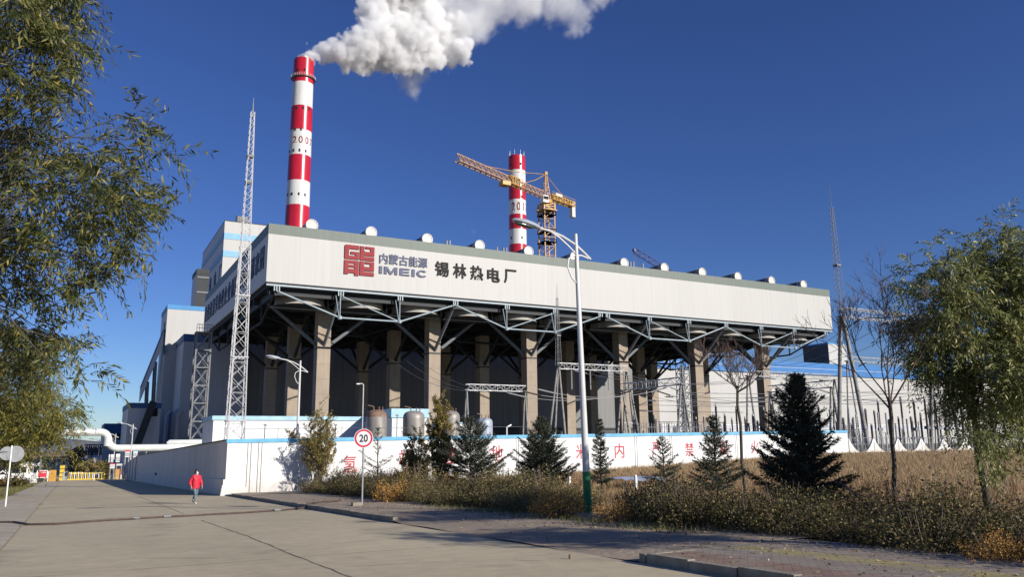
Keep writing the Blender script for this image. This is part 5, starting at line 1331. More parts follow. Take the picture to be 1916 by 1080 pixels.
# ------------------------------------------------------------------ vegetation
def nrm_(a): return a/np.maximum(np.linalg.norm(a, axis=-1, keepdims=True), 1e-9)
def leaf_quads(P, D, L, W, rs, fold=0.0):
    n = len(P); rv = rs.normal(size=(n, 3)); U = nrm_(np.cross(D, rv))
    L = np.broadcast_to(np.asarray(L), (n,))[:, None]; W = np.broadcast_to(np.asarray(W), (n,))[:, None]
    q = np.empty((n, 4, 3)); q[:, 0] = P; q[:, 1] = P+D*L*.45+U*W*.5; q[:, 2] = P+D*L; q[:, 3] = P+D*L*.45-U*W*.5
    return q.reshape(-1, 3)
LEAF = {
 'willow': leafmat("willow leaf", [(0, (.030, .045, .014)), (.4, (.075, .095, .026)), (.72, (.14, .145, .036)), (.9, (.27, .24, .065)), (1, (.36, .29, .09))]),
 'willow2': leafmat("far willow leaf", [(0, (0.075, 0.086, 0.018)), (.4, (0.164, 0.165, 0.031)), (.8, (0.284, 0.243, 0.049)), (1, (0.389, 0.286, 0.062))]),
 'willow_r': leafmat("willow leaf right", [(0, (0.073, 0.103, 0.031)), (.4, (0.143, 0.176, 0.052)), (.75, (0.259, 0.259, 0.078)), (.95, (0.518, 0.467, 0.181)), (1, (0.600, 0.596, 0.311))], .3),
 'spruce': leafmat("spruce needle", [(0, (.022, .030, .018)), (.6, (.050, .062, .038)), (1, (.105, .115, .075))], .08, .6),
 'hedge': leafmat("hedge leaf", [(0, (0.079, 0.079, 0.031)), (.4, (0.158, 0.145, 0.053)), (.75, (0.290, 0.224, 0.079)), (1, (0.449, 0.317, 0.132))], .3),
 'hedge_green': leafmat("hedge green leaf", [(0, (.040, .042, .016)), (.5, (.10, .092, .032)), (.85, (.17, .13, .045)), (.95, (.26, .20, .08)), (1, (.42, .34, .14))], .3),
 'orange': leafmat("orange leaf", [(0, (0.175, 0.087, 0.021)), (.4, (0.455, 0.228, 0.043)), (.8, (0.735, 0.385, 0.078)), (1, (0.750, 0.578, 0.210))], .35),
 'olive': leafmat("olive autumn leaf", [(0, (0.112, 0.104, 0.028)), (.5, (0.244, 0.197, 0.055)), (1, (0.413, 0.300, 0.093))], .35),
 'brown': leafmat("brown autumn leaf", [(0, (0.115, 0.072, 0.029)), (.5, (0.216, 0.144, 0.050)), (1, (0.317, 0.216, 0.086))], .35),
 'grass': leafmat("dry grass blade", [(0, (0.232, 0.147, 0.070)), (.5, (0.419, 0.271, 0.132)), (.85, (0.574, 0.404, 0.217)), (1, (0.600, 0.559, 0.325))], .25, .8),
 'reed': leafmat("russet weed", [(0, (0.144, 0.072, 0.042)), (.5, (0.252, 0.144, 0.072)), (1, (0.360, 0.240, 0.132))], .25, .8),
 'verge': leafmat("verge grass", [(0, (.07, .08, .02)), (.5, (.14, .15, .035)), (1, (.26, .23, .07))], .25, .8),
 'litter': leafmat("fallen leaf", [(0, (.10, .06, .03)), (.5, (.22, .14, .06)), (1, (.45, .38, .25))], .1, .8),
}
def sphere_pts(n, rs): 
    d = nrm_(rs.normal(size=(n, 3))); return d*(rs.random((n, 1))**(1/2.2))
def twig_cloud(blobs, rs, tl, droop, k, ll, lw, spread=.75, down=.35, up0=.15, cl=7):
    """blobs: list of (center, radius, count). Leaves set along short drooping twigs."""
    out = []; tw = []
    for c, r, n in blobs:
        c = np.array(c); m = max(1, n//cl); n = m*cl; o1 = sphere_pts(m, rs); o = np.repeat(o1, cl, 0)
        axis = nrm_(o1*np.array([1, 1, .45])+rs.normal(size=(m, 3))*.5+np.array([0, 0, up0])); ax = np.repeat(axis, cl, 0)
        s0 = np.tile((np.arange(cl)+.3)/cl, m)[:, None]*tl*.9
        P0 = c+o*r+ax*s0+rs.normal(size=(n, 3))*tl*.05
        D0 = nrm_(ax*.8+rs.normal(size=(n, 3))*.55+np.array([0, 0, up0*.5]))
        T = tl*(.6+.8*rs.random(n)); s = (np.arange(k)+.5)/k
        path = P0[:, None, :]+D0[:, None, :]*(T[:, None]*s)[:, :, None]
        path[:, :, 2] -= droop*(T[:, None]*s)**2/tl
        tang = D0[:, None, :]-np.array([0, 0, 1])*(2*droop*(T[:, None]*s)/tl)[:, :, None]; tang = nrm_(tang)
        sd = nrm_(np.cross(tang, rs.normal(size=(n, 1, 3))))*np.where(np.arange(k) % 2, 1, -1)[None, :, None]
        LD = nrm_(tang*.7+sd*spread+rs.normal(size=(n, k, 3))*.15-np.array([0, 0, down]))
        out.append(leaf_quads(path.reshape(-1, 3), LD.reshape(-1, 3), ll*(.55+.7*rs.random(n*k)), lw*(.6+.7*rs.random(n*k)), rs))
        tw.append((P0, path[:, k//2], path[:, -1]))
    return np.concatenate(out), tw
def limb(p, q, r0, r1, mb, rnd, bow=.12, n=7, seg=6):
    p, q = Vector(p), Vector(q); L = (q-p).length; off = Vector((rnd.uniform(-1, 1), rnd.uniform(-1, 1), rnd.uniform(0, 1.2)))*L*bow
    pts = []; 
    for k in range(n+1):
        f = k/n; c = p+(q-p)*f+off*(4*f*(1-f))*.5; c += Vector((rnd.uniform(-1, 1), rnd.uniform(-1, 1), rnd.uniform(-1, 1)))*L*.012*(1 if 0 < k < n else 0); pts.append(c)
    mb.tube(pts, [r0+(r1-r0)*k/n for k in range(n+1)], seg); return pts
def willow(name, base, trunk_top, blobs, label, mat_, seed, tl, droop, ll, lw, dens, k=14, r0=.2, twigs=True, group=None, lr=.05):
    rs = np.random.default_rng(seed); rnd = random.Random(seed)
    t = thing(name, base, label, "tree", group)
    bl = [(Vector(c), r, max(3, int(dens*r*r))) for c, r in blobs]
    q, tw = twig_cloud([(np.array(c), r, n) for c, r, n in bl], rs, tl, droop, k, ll, lw)
    fast_mesh("crown", q, 4, LEAF[mat_], t)
    mb = MB(); limb(base, trunk_top, r0, r0*.7, mb, rnd, .05, 8, 10); mb.build("trunk", 'bark', t, True)
    mb = MB(); tt = Vector(trunk_top)
    for c, r, n in bl:
        st = Vector(base)+(tt-Vector(base))*rnd.uniform(.7, 1.0)
        pts = limb(st, c, lr, lr*.25, mb, rnd, .10)
    for (P0, Pm, Pe), (c, r, n) in zip(tw, bl):
        for i in range(len(P0)):
            if i % 4 == 0: mb.tube([c+(Vector(P0[i])-c)*.3, P0[i], Pm[i], Pe[i]], [lr*.22, lr*.16, lr*.12, lr*.06], 3, cap=False)
    mb.build("branches" if False else "limb", 'bark', t)
    return t
# near willow at the left edge; its trunk stands on the verge just out of frame
def pb(lst, D, jit, seed):
    r = random.Random(seed); out = []
    for u, v, rp in lst:
        if D < 12 and u > 170: u -= 22
        d = D+r.uniform(-jit, jit); out.append((AD(u, v, d), max(.05, rp*.82)*d/FPX))
    return out
NB = [(40,15,62),(108,14,50),(150,-20,40),(15,90,55),(85,62,46),(128,52,34),(150,92,20),(184,92,13),(5,160,46),(50,195,34),(95,172,18),(20,250,52),(72,240,32),(118,200,12),(120,300,36),(60,320,50),
      (180,330,46),(238,275,32),(282,252,22),(300,292,20),(256,216,12),(310,262,8),(228,370,46),(190,425,50),(268,368,34),(296,425,15),(135,385,42),(118,458,46),(208,480,36),(250,465,30),(292,492,13),(175,532,18),(238,520,12),(60,420,46),(15,480,54),(85,520,42),(20,560,56),
      (58,612,46),(112,628,28),(146,655,10),(15,682,52),(78,690,36),(128,712,14),(140,600,12),(40,-60,70),(-60,100,80),(-60,300,80),(-60,500,80)]
def wl_base(u, D):
    p = AD(u, 700, D); return (p.x, p.y, gz(p.x, p.y)-.1)
bn = wl_base(-290, 8.6)
tn = Vector(AD(-240, 330, 9.2))
willow("willow_tree", bn, tn, pb(NB, 9.8, .9, 1), "big willow in the foreground with long drooping leaves and a yellowish limb", 'willow', 21, .42, .42, .12, .022, 900, 17, .17, True, None, .016)
# yellowish visible limb of the near willow
FB = [(20,770,50),(60,745,40),(100,760,34),(20,700,46),(70,690,38),(110,790,28),(125,830,14),(60,805,44),(20,820,46),(100,818,22),(118,800,18),(80,836,14),(40,838,22),(5,845,28),(-30,780,50),(-40,700,50),(30,640,36),(-20,850,40)]
p = G(14, 903); 
willow("willow_tree", (p.x, p.y, gz(p.x, p.y)-.1), AD(16, 800, (p-Vector((0, 0, 1.7))).length), pb(FB, 54, 2.2, 2), "willow further down the left verge, its dark trunk behind the sign backs", 'willow2', 22, 1.1, .6, .27, .062, 150, 14, .3, True, None, .05)
RB = [(1855,412,9),(1853,445,20),(1820,470,16),(1800,490,24),(1895,470,22),(1765,505,22),(1735,478,10),(1725,520,20),(1700,562,16),(1775,560,40),(1845,540,44),(1905,555,44),(1738,620,40),(1800,650,36),(1880,640,46),(1935,700,60),(1722,690,22),(1768,705,40),(1838,725,46),(1900,765,40),(1790,770,24),(1848,808,24),(1900,830,24),(1822,828,14),(1852,862,10),(1905,885,12),(1880,872,10),(1930,480,40),(1960,600,70),(1975,760,60),(1700,640,14),(1812,600,22)]
p = AD(1800, 800, 17.5); rb_ = (p.x+.6, p.y, gz(p.x, p.y)-.1)
willow("willow_tree", rb_, AD(1812, 690, 17.6), pb(RB, 17.2, 1.2, 3), "dense willow at the right edge with grey green drooping leaves", 'willow_r', 23, .48, .5, .125, .028, 1600, 15, .09, True, None, .018)
# a further willow of the same row stands right of the camera and throws its shade over the hedge and kerb
OB = [(Vector((14.3+.75*math.cos(a), 5.3+.8*math.sin(a), 3.5+h)), .62) for a in (0, 1.2, 2.5, 3.8, 5.0) for h in (0, .9)]+[(Vector((14.3, 5.3, 5.1)), .55), (Vector((13.5, 5.9, 3.3)), .5)]
willow("willow_tree", (14.4, 5.2, gz(14.4, 5.2)-.1), (14.35, 5.25, 3.2), OB, "willow of the same row beside the viewer shading the kerb", 'willow_r', 24, .42, .5, .12, .03, 330, 13, .16, False, None, .03)

def spruce(base, h, rad, seed, label, sparse=0.0, levels=None, group="young spruces behind the hedge", pw=.85, fill=1.0):
    rs = np.random.default_rng(seed); rnd = random.Random(seed)
    t = thing("spruce_tree", base, label, "spruce", group); b = np.array(base)
    mb = MB(); mb.tube([b+np.array([rnd.uniform(-.02, .02), 0, h*k/8]) for k in range(9)], [.055*h/4*(1-k/8.6)+.006 for k in range(9)], 7)
    Ps = []; Ds = []; Ls = []
    z = .12*h if not sparse else .18*h
    while z < h*.985:
        f = z/h; nb = max(3, int((9+rnd.random()*4)*(1-.4*f)*(1-sparse*.6)))
        for k in range(nb):
            if sparse and rnd.random() < sparse*.3: continue
            a = 2*math.pi*(k+rnd.random()*.8)/nb; l = rad*(max(0, 1-f)**pw+.05)*rnd.uniform(.5, 1.16)*(1.0 if f > .14 else .8)
            el = (.02+.75*f)+rnd.uniform(-.15, .15)
            d = np.array([math.cos(a)*math.cos(el), math.sin(a)*math.cos(el), math.sin(el)])
            n = max(4, int(l/.045)); s = np.linspace(.12, 1, n)
            pts = b+np.array([0, 0, z])+d*(l*s)[:, None]; pts[:, 2] += .22*l*s**2
            mb.tube([b+np.array([0, 0, z]), pts[n//2], pts[-1]], [.014, .009, .004], 4, cap=False)
            dens = max(1, int(3*(1-sparse*.4)*fill))
            for _ in range(dens):
                Ps.append(pts); Ds.append(nrm_(d+rs.normal(size=(n, 3))*.62)); Ls.append(np.full(n, .125))
            # side shoots
            m = max(2, int(l/.11*(1-sparse*.5)))
            for j in range(m):
                s0 = rnd.uniform(.25, .98); p0 = b+np.array([0, 0, z])+d*l*s0; p0[2] += .22*l*s0**2
                sd = np.cross(d, [0, 0, 1])*(1 if j % 2 else -1); sl_ = l*.42*(1.08-s0)*rnd.uniform(.7, 1.2)+.05
                dd = nrm_(d*.75+sd*.75+np.array([0, 0, rnd.uniform(-.1, .15)])); n2 = max(3, int(sl_/.035)); s2 = np.linspace(.05, 1, n2)
                pp_ = p0+dd*(sl_*s2)[:, None]
                for _ in range(3 if sparse < .3 else 2):
                    Ps.append(pp_); Ds.append(nrm_(dd+rs.normal(size=(n2, 3))*.55)); Ls.append(np.full(n2, .105))
        z += h*(.046-.014*f)*(1+sparse*1.6)*rnd.uniform(.8, 1.2)
    n = 14; s = np.linspace(.9, 1.02, n)
    Ps.append(b+np.array([0, 0, h])*s[:, None]); Ds.append(nrm_(np.array([0, 0, 1.0])+rs.normal(size=(n, 3))*.5)); Ls.append(np.full(n, .08))
    P = np.concatenate(Ps); D = np.concatenate(Ds); L = np.concatenate(Ls)
    fast_mesh("crown", leaf_quads(P, D, L*(.7+.6*rs.random(len(P))), .016+.012*rs.random(len(P)), rs), 4, LEAF['spruce'], t)
    mb.build("trunk", 'bark', t)
    return t
def at_x(u, X):
    d = ray(u, 800); Y = X*d[1]/d[0]; return X, Y
SP = [(630, 838, 15.2, 44, .75, "sparse stunted spruce just left of the speed sign"), (708, 800, 15.4, 46, .8, "gaunt spruce with bare lower branches just right of the speed sign"), (880, 786, 17.0, 76, .12, "bushy grey green spruce in front of the red character left of centre"),
      (1013, 783, 18.2, 64, .0, "dense conical spruce left of the tall street lamp"), (1122, 783, 19.5, 27, .2, "narrow column shaped spruce just right of the tall street lamp"), (1238, 818, 20.0, 44, .5, "small open spruce right of the narrow one"),
      (1335, 780, 18.5, 58, .25, "middle sized spruce left of the bare round tree"), (1497, 708, 16.2, 98, .0, "largest and darkest spruce, in front of the white wall end")]
for k, (u, vt, X, rp, spz, lab) in enumerate(SP):
    x, y = at_x(u, X); D = float(np.array([x, y, 0])@CF); z0 = gz(x, y)-.05
    zt = AX(u, vt, x).z
    spruce((x, y, z0), zt-z0, rp/FPX*D*(1.13 if spz < .3 else 1.1), 100+k, lab, spz, pw=1.0 if k == 4 else (.75 if k in (2, 7) else .85), fill=2.2 if k == 7 else 1.25)

def stem_shrub(name, base, h, w, ns, leafmat_, nl, seed, label, cat, ll=.07, lw=.03, group=None, stem='twig', narrow=False, r0=.02):
    """many upright stems with side twigs and scattered leaves"""
    rs = np.random.default_rng(seed); rnd = random.Random(seed); t = thing(name, base, label, cat, group); b = np.array(base)
    mb = MB(); Ps = []
    for k in range(ns):
        a = rnd.uniform(0, 2*math.pi); rr = w*math.sqrt(rnd.random()); hh = h*(rnd.uniform(.55, 1.0) if narrow else (1-.45*(rr/w)**2)*rnd.uniform(.7, 1.0))
        tip = b+np.array([math.cos(a)*rr, math.sin(a)*rr, hh]); st = b+np.array([math.cos(a)*rr*.12, math.sin(a)*rr*.12, 0]); mid = (st+tip)/2+np.array([math.cos(a)*rr*.12, math.sin(a)*rr*.12, .05*h])
        pts = [st, st*.5+mid*.5, mid, tip*.5+mid*.5, tip]; mb.tube(pts, [r0, r0*.8, r0*.6, r0*.4, r0*.15], 4, cap=False)
        for j in range(9):
            f = rnd.uniform(.25, 1); i = min(3, int(f*4)); p0 = pts[i]+(pts[i+1]-pts[i])*(f*4-i); e = p0+np.array([rnd.uniform(-1, 1), rnd.uniform(-1, 1), rnd.uniform(.2, 1.3)])*h*.10*(.6 if narrow else 1)
            mb.tube([p0, e], [r0*.3, r0*.12], 3, cap=False)
            m = max(1, nl//(ns*9)); s = rs.random(m)[:, None]; Ps.append(p0+(e-p0)*s+rs.normal(size=(m, 3))*.035)
    P = np.concatenate(Ps); D = nrm_(rs.normal(size=P.shape)+np.array([0, 0, .1]))
    mb.build("stem", stem, t); fast_mesh("foliage", leaf_quads(P, D, ll*(.6+.7*rs.random(len(P))), lw*(.6+.7*rs.random(len(P))), rs), 4, LEAF[leafmat_], t)
    return t
def put(u, X, vt):
    x, y = at_x(u, X); z0 = gz(x, y)-.05; return (x, y, z0), AX(u, vt, x).z-z0
for u, X, vt, wd, ns, m, nl, sd, lab, nar in ((548, 12.7, 800, 1.25, 34, 'olive', 12500, 31, "twiggy olive shrub around the second street lamp", False), (600, 13.6, 745, 1.35, 34, 'olive', 10500, 32, "tall twiggy shrub with sparse pale leaves right of the second street lamp", False),
        (825, 16.2, 738, .62, 30, 'olive', 12000, 33, "narrow column of olive brown leaves between the tanks", True), (782, 15.6, 790, .95, 24, 'olive', 6500, 34, "twiggy green brown shrub left of the brown column tree", False),
        (520, 11.9, 838, .9, 24, 'olive', 6000, 38, "low olive shrub against the white wall left of the second street lamp", False), (760, 14.6, 872, 1.3, 40, 'reed', 6500, 35, "russet bushy weed below the red characters", False), (840, 14.6, 885, .9, 26, 'brown', 5500, 36, "dry brown shrub at the foot of the columnar tree", False), (905, 13.6, 895, .9, 24, 'hedge', 5500, 37, "dull green shrub in front of the bushy spruce", False)):
    b, h = put(u, X, vt); stem_shrub("autumn_shrub", b, h, wd, ns, m, int(nl*1.5), sd, lab, "shrub", .10, .05, "autumn shrubs behind the hedge", 'twig', nar)

def bare_tree(base, h, fork, label, seed, spread, levels=4, n0=7, droop=False, trunk_r=.09):
    rnd = random.Random(seed); t = thing("bare_tree", base, label, "tree"); b = Vector(base)
    mb = MB(); f = b+Vector((rnd.uniform(-.1, .1), rnd.uniform(-.1, .1), fork)); limb(b, f, trunk_r, trunk_r*.75, mb, rnd, .03, 6, 8); mb.build("trunk", 'bark', t, True)
    mb = MB()
    def grow(p, d, L, r, lv):
        n = 4; pts = [p]; c = p.copy(); dd = d.copy()
        for k in range(n):
            dd = (dd+Vector((rnd.uniform(-1, 1), rnd.uniform(-1, 1), rnd.uniform(-.5, 1)))*.16).normalized(); c = c+dd*L/n; pts.append(c.copy())
        mb.tube(pts, [r*(1-.5*k/n) for k in range(n+1)], 4 if lv else 3, cap=False)
        if lv <= 0: return
        for k in range(3 if lv > 1 else 4):
            i = rnd.choice((2, 3, 4)); ax = Vector((rnd.uniform(-1, 1), rnd.uniform(-1, 1), rnd.uniform(-.2, .9))).normalized()
            grow(pts[i], (dd*.85+ax*.62).normalized(), L*rnd.uniform(.55, .8), max(.0055, r*.55), lv-1)
    for k in range(n0):
        a = 2*math.pi*k/n0+rnd.uniform(-.3, .3); e = rnd.uniform(.15, 1.0) if spread else rnd.uniform(.8, 1.3)
        grow(f+Vector((0, 0, -rnd.uniform(0, .25))), Vector((math.cos(a)*math.cos(e), math.sin(a)*math.cos(e), math.sin(e))), (h-fork)*(.52 if spread else .5)*rnd.uniform(.8, 1.15), trunk_r*.42, levels-1)
    mb.build("branch", 'twig', t)
    return t
(b, h) = put(1387, 21.0, 640); fk = AX(1387, 722, 21.0).z-b[2]
bare_tree(b, h, fk, "bare round headed tree with dense upright twigs before the last columns", 51, True, 5, 10, trunk_r=.06)
(b, h) = put(1657, 15.2, 545); fk = AX(1657, 745, 15.2).z-b[2]
bare_tree(b, h, fk, "tall bare tree with spreading twigs left of the right willow", 52, False, 5, 6, trunk_r=.052)
b, h = put(1640, 14.6, 870); stem_shrub("autumn_shrub", b, h*1.1, 1.0, 22, 'brown', 1100, 53, "thin dry shrub at the foot of the tall bare tree", "shrub", .05, .025, "autumn shrubs behind the hedge")

# hedge of low shrubs along the pavement
def hedge_proto(m, n, seed, h, label):
    rs = np.random.default_rng(seed); rnd = random.Random(seed); t = thing("hedge_shrub", (0, 0, 0), label, "shrub")
    o = sphere_pts(n, rs); P = np.stack([o[:, 0]*.95, o[:, 1]*1.25, .03+(o[:, 2]*.5+.5)*h], 1)
    P[:, 2] *= 1+.22*np.sin(P[:, 1]*5+seed)+.15*np.sin(P[:, 0]*7+seed*2); P += rs.normal(size=P.shape)*.03
    D = nrm_(rs.normal(size=P.shape)+np.array([0, 0, .35]))
    mb = MB()
    for k in range(70):
        a = rnd.uniform(0, 6.28); r = rnd.uniform(.1, .95); tip = (math.cos(a)*r*.9, math.sin(a)*r*1.2, h*rnd.uniform(.55, 1.22)); mb.tube([(tip[0]*.35, tip[1]*.35, -.1), (tip[0]*.75, tip[1]*.75, tip[2]*.55), tip], [.012, .008, .003], 3, cap=False)
    mb.build("stem", 'twig', t); fast_mesh("foliage", leaf_quads(P, D, .065*(.5+.8*rs.random(n)), .034*(.5+.8*rs.random(n)), rs), 4, LEAF[m], t)
    return t
protos = [hedge_proto('hedge', 5200, 61, .95, ""), hedge_proto('hedge_green', 5600, 62, 1.0, ""), hedge_proto('hedge', 4600, 63, 1.1, ""), hedge_proto('hedge_green', 5000, 64, .9, "")]
op = hedge_proto('orange', 3000, 65, .85, "")
HL = ["brownish scrubby shrub in the low hedge along the pavement", "dark green scrubby shrub in the low hedge along the pavement"]
rh = random.Random(9); usedp = [False]*4
for row, (x0, st, off) in enumerate(((12.85, 1.55, 0.0), (14.1, 1.7, .6))):
    y = -1.0+off
    while y < 49.0:
        k = rh.randrange(4) if y > 16 else rh.choice((1, 3, 1, 3, 0))
        x = x0+rh.uniform(-.25, .25)
        if (row == 0 and by-4.0 < y < by+.5) or (row == 1 and by-2.0 < y < by+1.0) or (abs(x-12.05) < 1.2 and abs(y-at_x(1040, 12.05)[1]) < .9): y += st*.6; continue
        o = protos[k] if not usedp[k] else copy_tree(protos[k]); usedp[k] = True; o.location = (x, y, gz(x, y)-.03); o.rotation_euler.z = rh.choice((0, math.pi))+rh.uniform(-.35, .35); s = rh.uniform(.82, 1.22); o.scale = (s, s, s*rh.uniform(.75, 1.1)*(1.0 if row == 0 else 1.08)*(.82 if y < 13 else 1.0))
        tag(o, HL[k % 2], "shrub", ("brownish" if k % 2 == 0 else "dark green")+" shrubs of the low hedge")
        y += st*rh.uniform(.85, 1.15)
for i, (u, X, s, lab) in enumerate(((1040, 12.05, .85, "bright orange leaved shrub just left of the tall lamp's green foot"), (1152, 12.3, .6, "small orange leaved shrub just right of the tall lamp's green foot"), (738, 11.9, .95, "orange leaved shrub in the hedge right of the speed sign"), (1850, 12.0, .5, "yellow leaved shrub under the right willow"))):
    o = op if i == 0 else copy_tree(op); x, y = at_x(u, X); o.location = (x, y, gz(x, y)); o.scale = (s, s, s*1.1); o.rotation_euler.z = i*1.3
    tag(o, lab, "shrub", "orange leaved shrubs in the hedge")

# dry grass on the bank, weeds, verge grass and fallen leaves
def blades(name, xy, h, w, m, seed, label, cat, lean=.35, zf=gz):
    rs = np.random.default_rng(seed); n = len(xy); z = np.array([zf(x, y) for x, y in xy])-.02
    P = np.column_stack([xy, z]); h = h*(.45+.9*rs.random(n)); a = rs.random(n)*6.283
    U = np.stack([np.cos(a), np.sin(a), np.zeros(n)], 1)*(w*(.6+.8*rs.random(n)))[:, None]*.5
    tip = P+np.stack([rs.normal(size=n)*lean*h, rs.normal(size=n)*lean*h, h], 1)
    q = np.empty((n, 3, 3)); q[:, 0] = P-U; q[:, 1] = P+U; q[:, 2] = tip
    o = fast_mesh(name, q.reshape(-1, 3), 3, LEAF[m]); return tag(o, label, cat, None, 'stuff')
rs = np.random.default_rng(77)
def scatter(n, u0, u1, v0, v1, X0, X1, Y0, Y1):
    pts = np.column_stack([X0+(X1-X0)*rs.random(n), Y0+(Y1-Y0)*rs.random(n)]); return pts
n = 130000; r = rs.random(n)**1.6; X = 15+r*45; Y = rs.random(n)*(51.3-1)+1
keep = (Y < 51.2); xy = np.column_stack([X, Y])[keep]
blades("dry_grass", xy, .27, .024, 'grass', 71, "dry golden grass covering the bank in front of the white wall", "grass")
n = 26000; xy = np.column_stack([14.6+rs.random(n)**1.3*14, 2+rs.random(n)*48]); kk = (np.sin(xy[:, 0]*.9+xy[:, 1]*.45)+np.sin(xy[:, 1]*.31+2)) > .1
blades("russet_weeds", xy[kk], .5, .022, 'reed', 72, "russet dry weeds standing behind the hedge", "weeds", .25)
n = 14000; X = 60+rs.random(n)*60; Y = rs.random(n)*40+10; blades("dry_grass", np.column_stack([X, Y]), .26, .05, 'grass', 73, "far dry grass along the scalloped fence", "grass")
n = 9000; xy = np.column_stack([-3.6-rs.random(n)**1.5*9, 14+rs.random(n)*110]); blades("verge_grass", xy, .22, .03, 'verge', 74, "green and yellow grass on the left verge", "grass", .5)
n = 1500; xy = np.column_stack([11.2+rs.random(n)*.9+.4*np.sin(np.arange(n)), 13+rs.random(n)*14]); blades("verge_tufts", xy, .12, .02, 'verge', 75, "small grass tufts at the foot of the hedge", "grass", .6, lambda x, y: verge_z(x, y)+.02)
n = 2200; X = 8.6+4.2*rs.random(n)**.6; Y = 4+rs.random(n)**1.3*34
z = np.array([(road_z(y)+.136 if y < 12.6 else verge_z(x, y)+.006) for x, y in zip(X, Y)]); P = np.column_stack([X, Y, z+.004]); D = nrm_(np.column_stack([rs.normal(size=n), rs.normal(size=n), rs.random(n)*.5]))
tag(fast_mesh("fallen_leaves", leaf_quads(P, D, .035+.045*rs.random(n), .018+.02*rs.random(n), rs), 4, LEAF['litter']), "fallen leaves scattered over the pavers and trodden earth", "leaves", None, 'stuff')
# orange grass clump at the left verge, dark shrubs beyond the gate
for u, X, vt, w_, m, lab in ((18, -4.8, 893, 2.0, 'brown', "russet low bush under the far left willow"), (36, -6.5, 890, 1.2, 'hedge_green', "dark green bush by the picket fence")):
    d = ray(u, 905); q = G(u, 912); b = (q.x, q.y, road_z(q.y)-.05); stem_shrub("bush", b, 1.3, w_, 30, m, 2600, int(u)+80, lab, "bush", .16, .09, None)
for i, (u, vt, w_, lab) in enumerate(((168, 858, 3.2, "dark brown bare bush left of the slim sign panel beyond the gate"), (190, 860, 3.0, "dark brown bare bush right of the slim sign panel beyond the gate"), (200, 862, 2.2, "dark green bush behind the right gate pillar"))):
    q = AY(u, vt, 185+i*4); b = (q.x, q.y, -4.7); stem_shrub("bush", b, q.z+4.7, w_, 40, ('hedge', 'hedge', 'hedge_green')[i], 3000, 90+i, lab, "bush", .4, .22, None, 'twig', False, .06)
# odds and ends on the bank and road
q = AX(1190, 890, 24.0); t_ = thing("tarpaulin", (q.x, q.y, gz(q.x, q.y)), "pale blue grey sheet lying on the dry grass right of the tall lamp", "tarpaulin")
MT['tarp'] = mat("blue grey sheet", (.34, .38, .47), .6, var=.25, scale=2, bump=.6, bscale=3)
mb = MB(); n = 10; z0 = gz(q.x, q.y)+.38
vs = [(q.x-1.3+2.6*i/n, q.y-.9+1.8*j/n, z0+.05*math.sin(i*1.3+j)+.12*(1-abs(2*j/n-1))) for j in range(n+1) for i in range(n+1)]
mb.add(vs, [(j*(n+1)+i, j*(n+1)+i+1, (j+1)*(n+1)+i+1, (j+1)*(n+1)+i) for j in range(n) for i in range(n)]); mb.build("sheet", 'tarp', t_, True)
mb = MB()
for dx, dy in ((-1.2, -.8), (1.2, -.8), (1.2, .8), (-1.2, .8)): mb.bar((q.x+dx, q.y+dy, z0-.5), (q.x+dx, q.y+dy, z0), .06)
mb.build("peg", 'twig', t_)
for u, v in ((1065, 893), (1189, 886)):
    q = AX(u, v, 22.5); zb = gz(q.x, q.y); tag(MB().lathe((q.x, q.y, zb), [(.07, -.1), (.07, .62), (.04, .7)], 10).build("marker_post", 'white_paint', None, True), {1065: "small white marker post left of the tall lamp's pole", 1189: "small white marker post beside the pale blue grey sheet"}[u], "post", "marker posts on the bank")
a = AX(1572, 903, 15.6); b = AX(1640, 958, 14.7)
tag(MB().tube([a, b], [.035, .04], 7).build("tree_prop", 'bark', None, True), "dark pole leaning against the largest spruce", "pole")
q = G(1067, 1047); zb = road_z(q.y)
o = MB().lathe((q.x, q.y, zb), [(.025, .0), (.03, .06), (.02, .075)], 10).build("litter_cup", 'rust', None, True); tag(o, "tiny rusty brown scrap of litter on the road", "litter")
# ------------------------------------------------------------------ the walker and the gate guard
def skinned(name, joints, edges, material, parent, root=0, sub=2):
    """one continuous surface grown round a skeleton: joints = [(point, radius or (rx, ry))]"""
    me = bpy.data.meshes.new(name); o3 = ORG[parent.name]
    me.from_pydata([tuple(Vector(p)-o3) for p, r in joints], edges, [])
    o = bpy.data.objects.new(name, me); COL.objects.link(o)
    m = o.modifiers.new("skin", 'SKIN'); m.use_smooth_shade = True
    sv_ = me.skin_vertices[0].data if me.skin_vertices else None
    if sv_ is None:
        bpy.context.view_layer.objects.active = o; bpy.ops.object.select_all(action='DESELECT'); o.select_set(True); bpy.ops.object.modifier_remove(modifier="skin"); m = o.modifiers.new("skin", 'SKIN'); sv_ = me.skin_vertices[0].data
    for i, (p, r) in enumerate(joints):
        sv_[i].radius = r if hasattr(r, '__len__') else (r, r); sv_[i].use_root = (i == root)
    o.modifiers.new("sub", 'SUBSURF').levels = sub; o.modifiers["sub"].render_levels = sub
    bpy.context.view_layer.update()
    e = bpy.data.meshes.new_from_object(o.evaluated_get(bpy.context.evaluated_depsgraph_get())); e.materials.clear(); e.materials.append(MT[material] if isinstance(material, str) else material)
    e.polygons.foreach_set("use_smooth", [True]*len(e.polygons))
    o.modifiers.clear(); o.data = e; bpy.data.meshes.remove(me); o.parent = parent; ORG[o.name] = o3.copy(); return o
MT['skin'] = mat("skin", (.48, .29, .21), .5); MT['red_jacket'] = mat("red jacket", (.55, .018, .04), .6, var=.15, scale=9); MT['jeans'] = mat("worn blue jeans", (.10, .16, .19), .8, var=.3, scale=12)
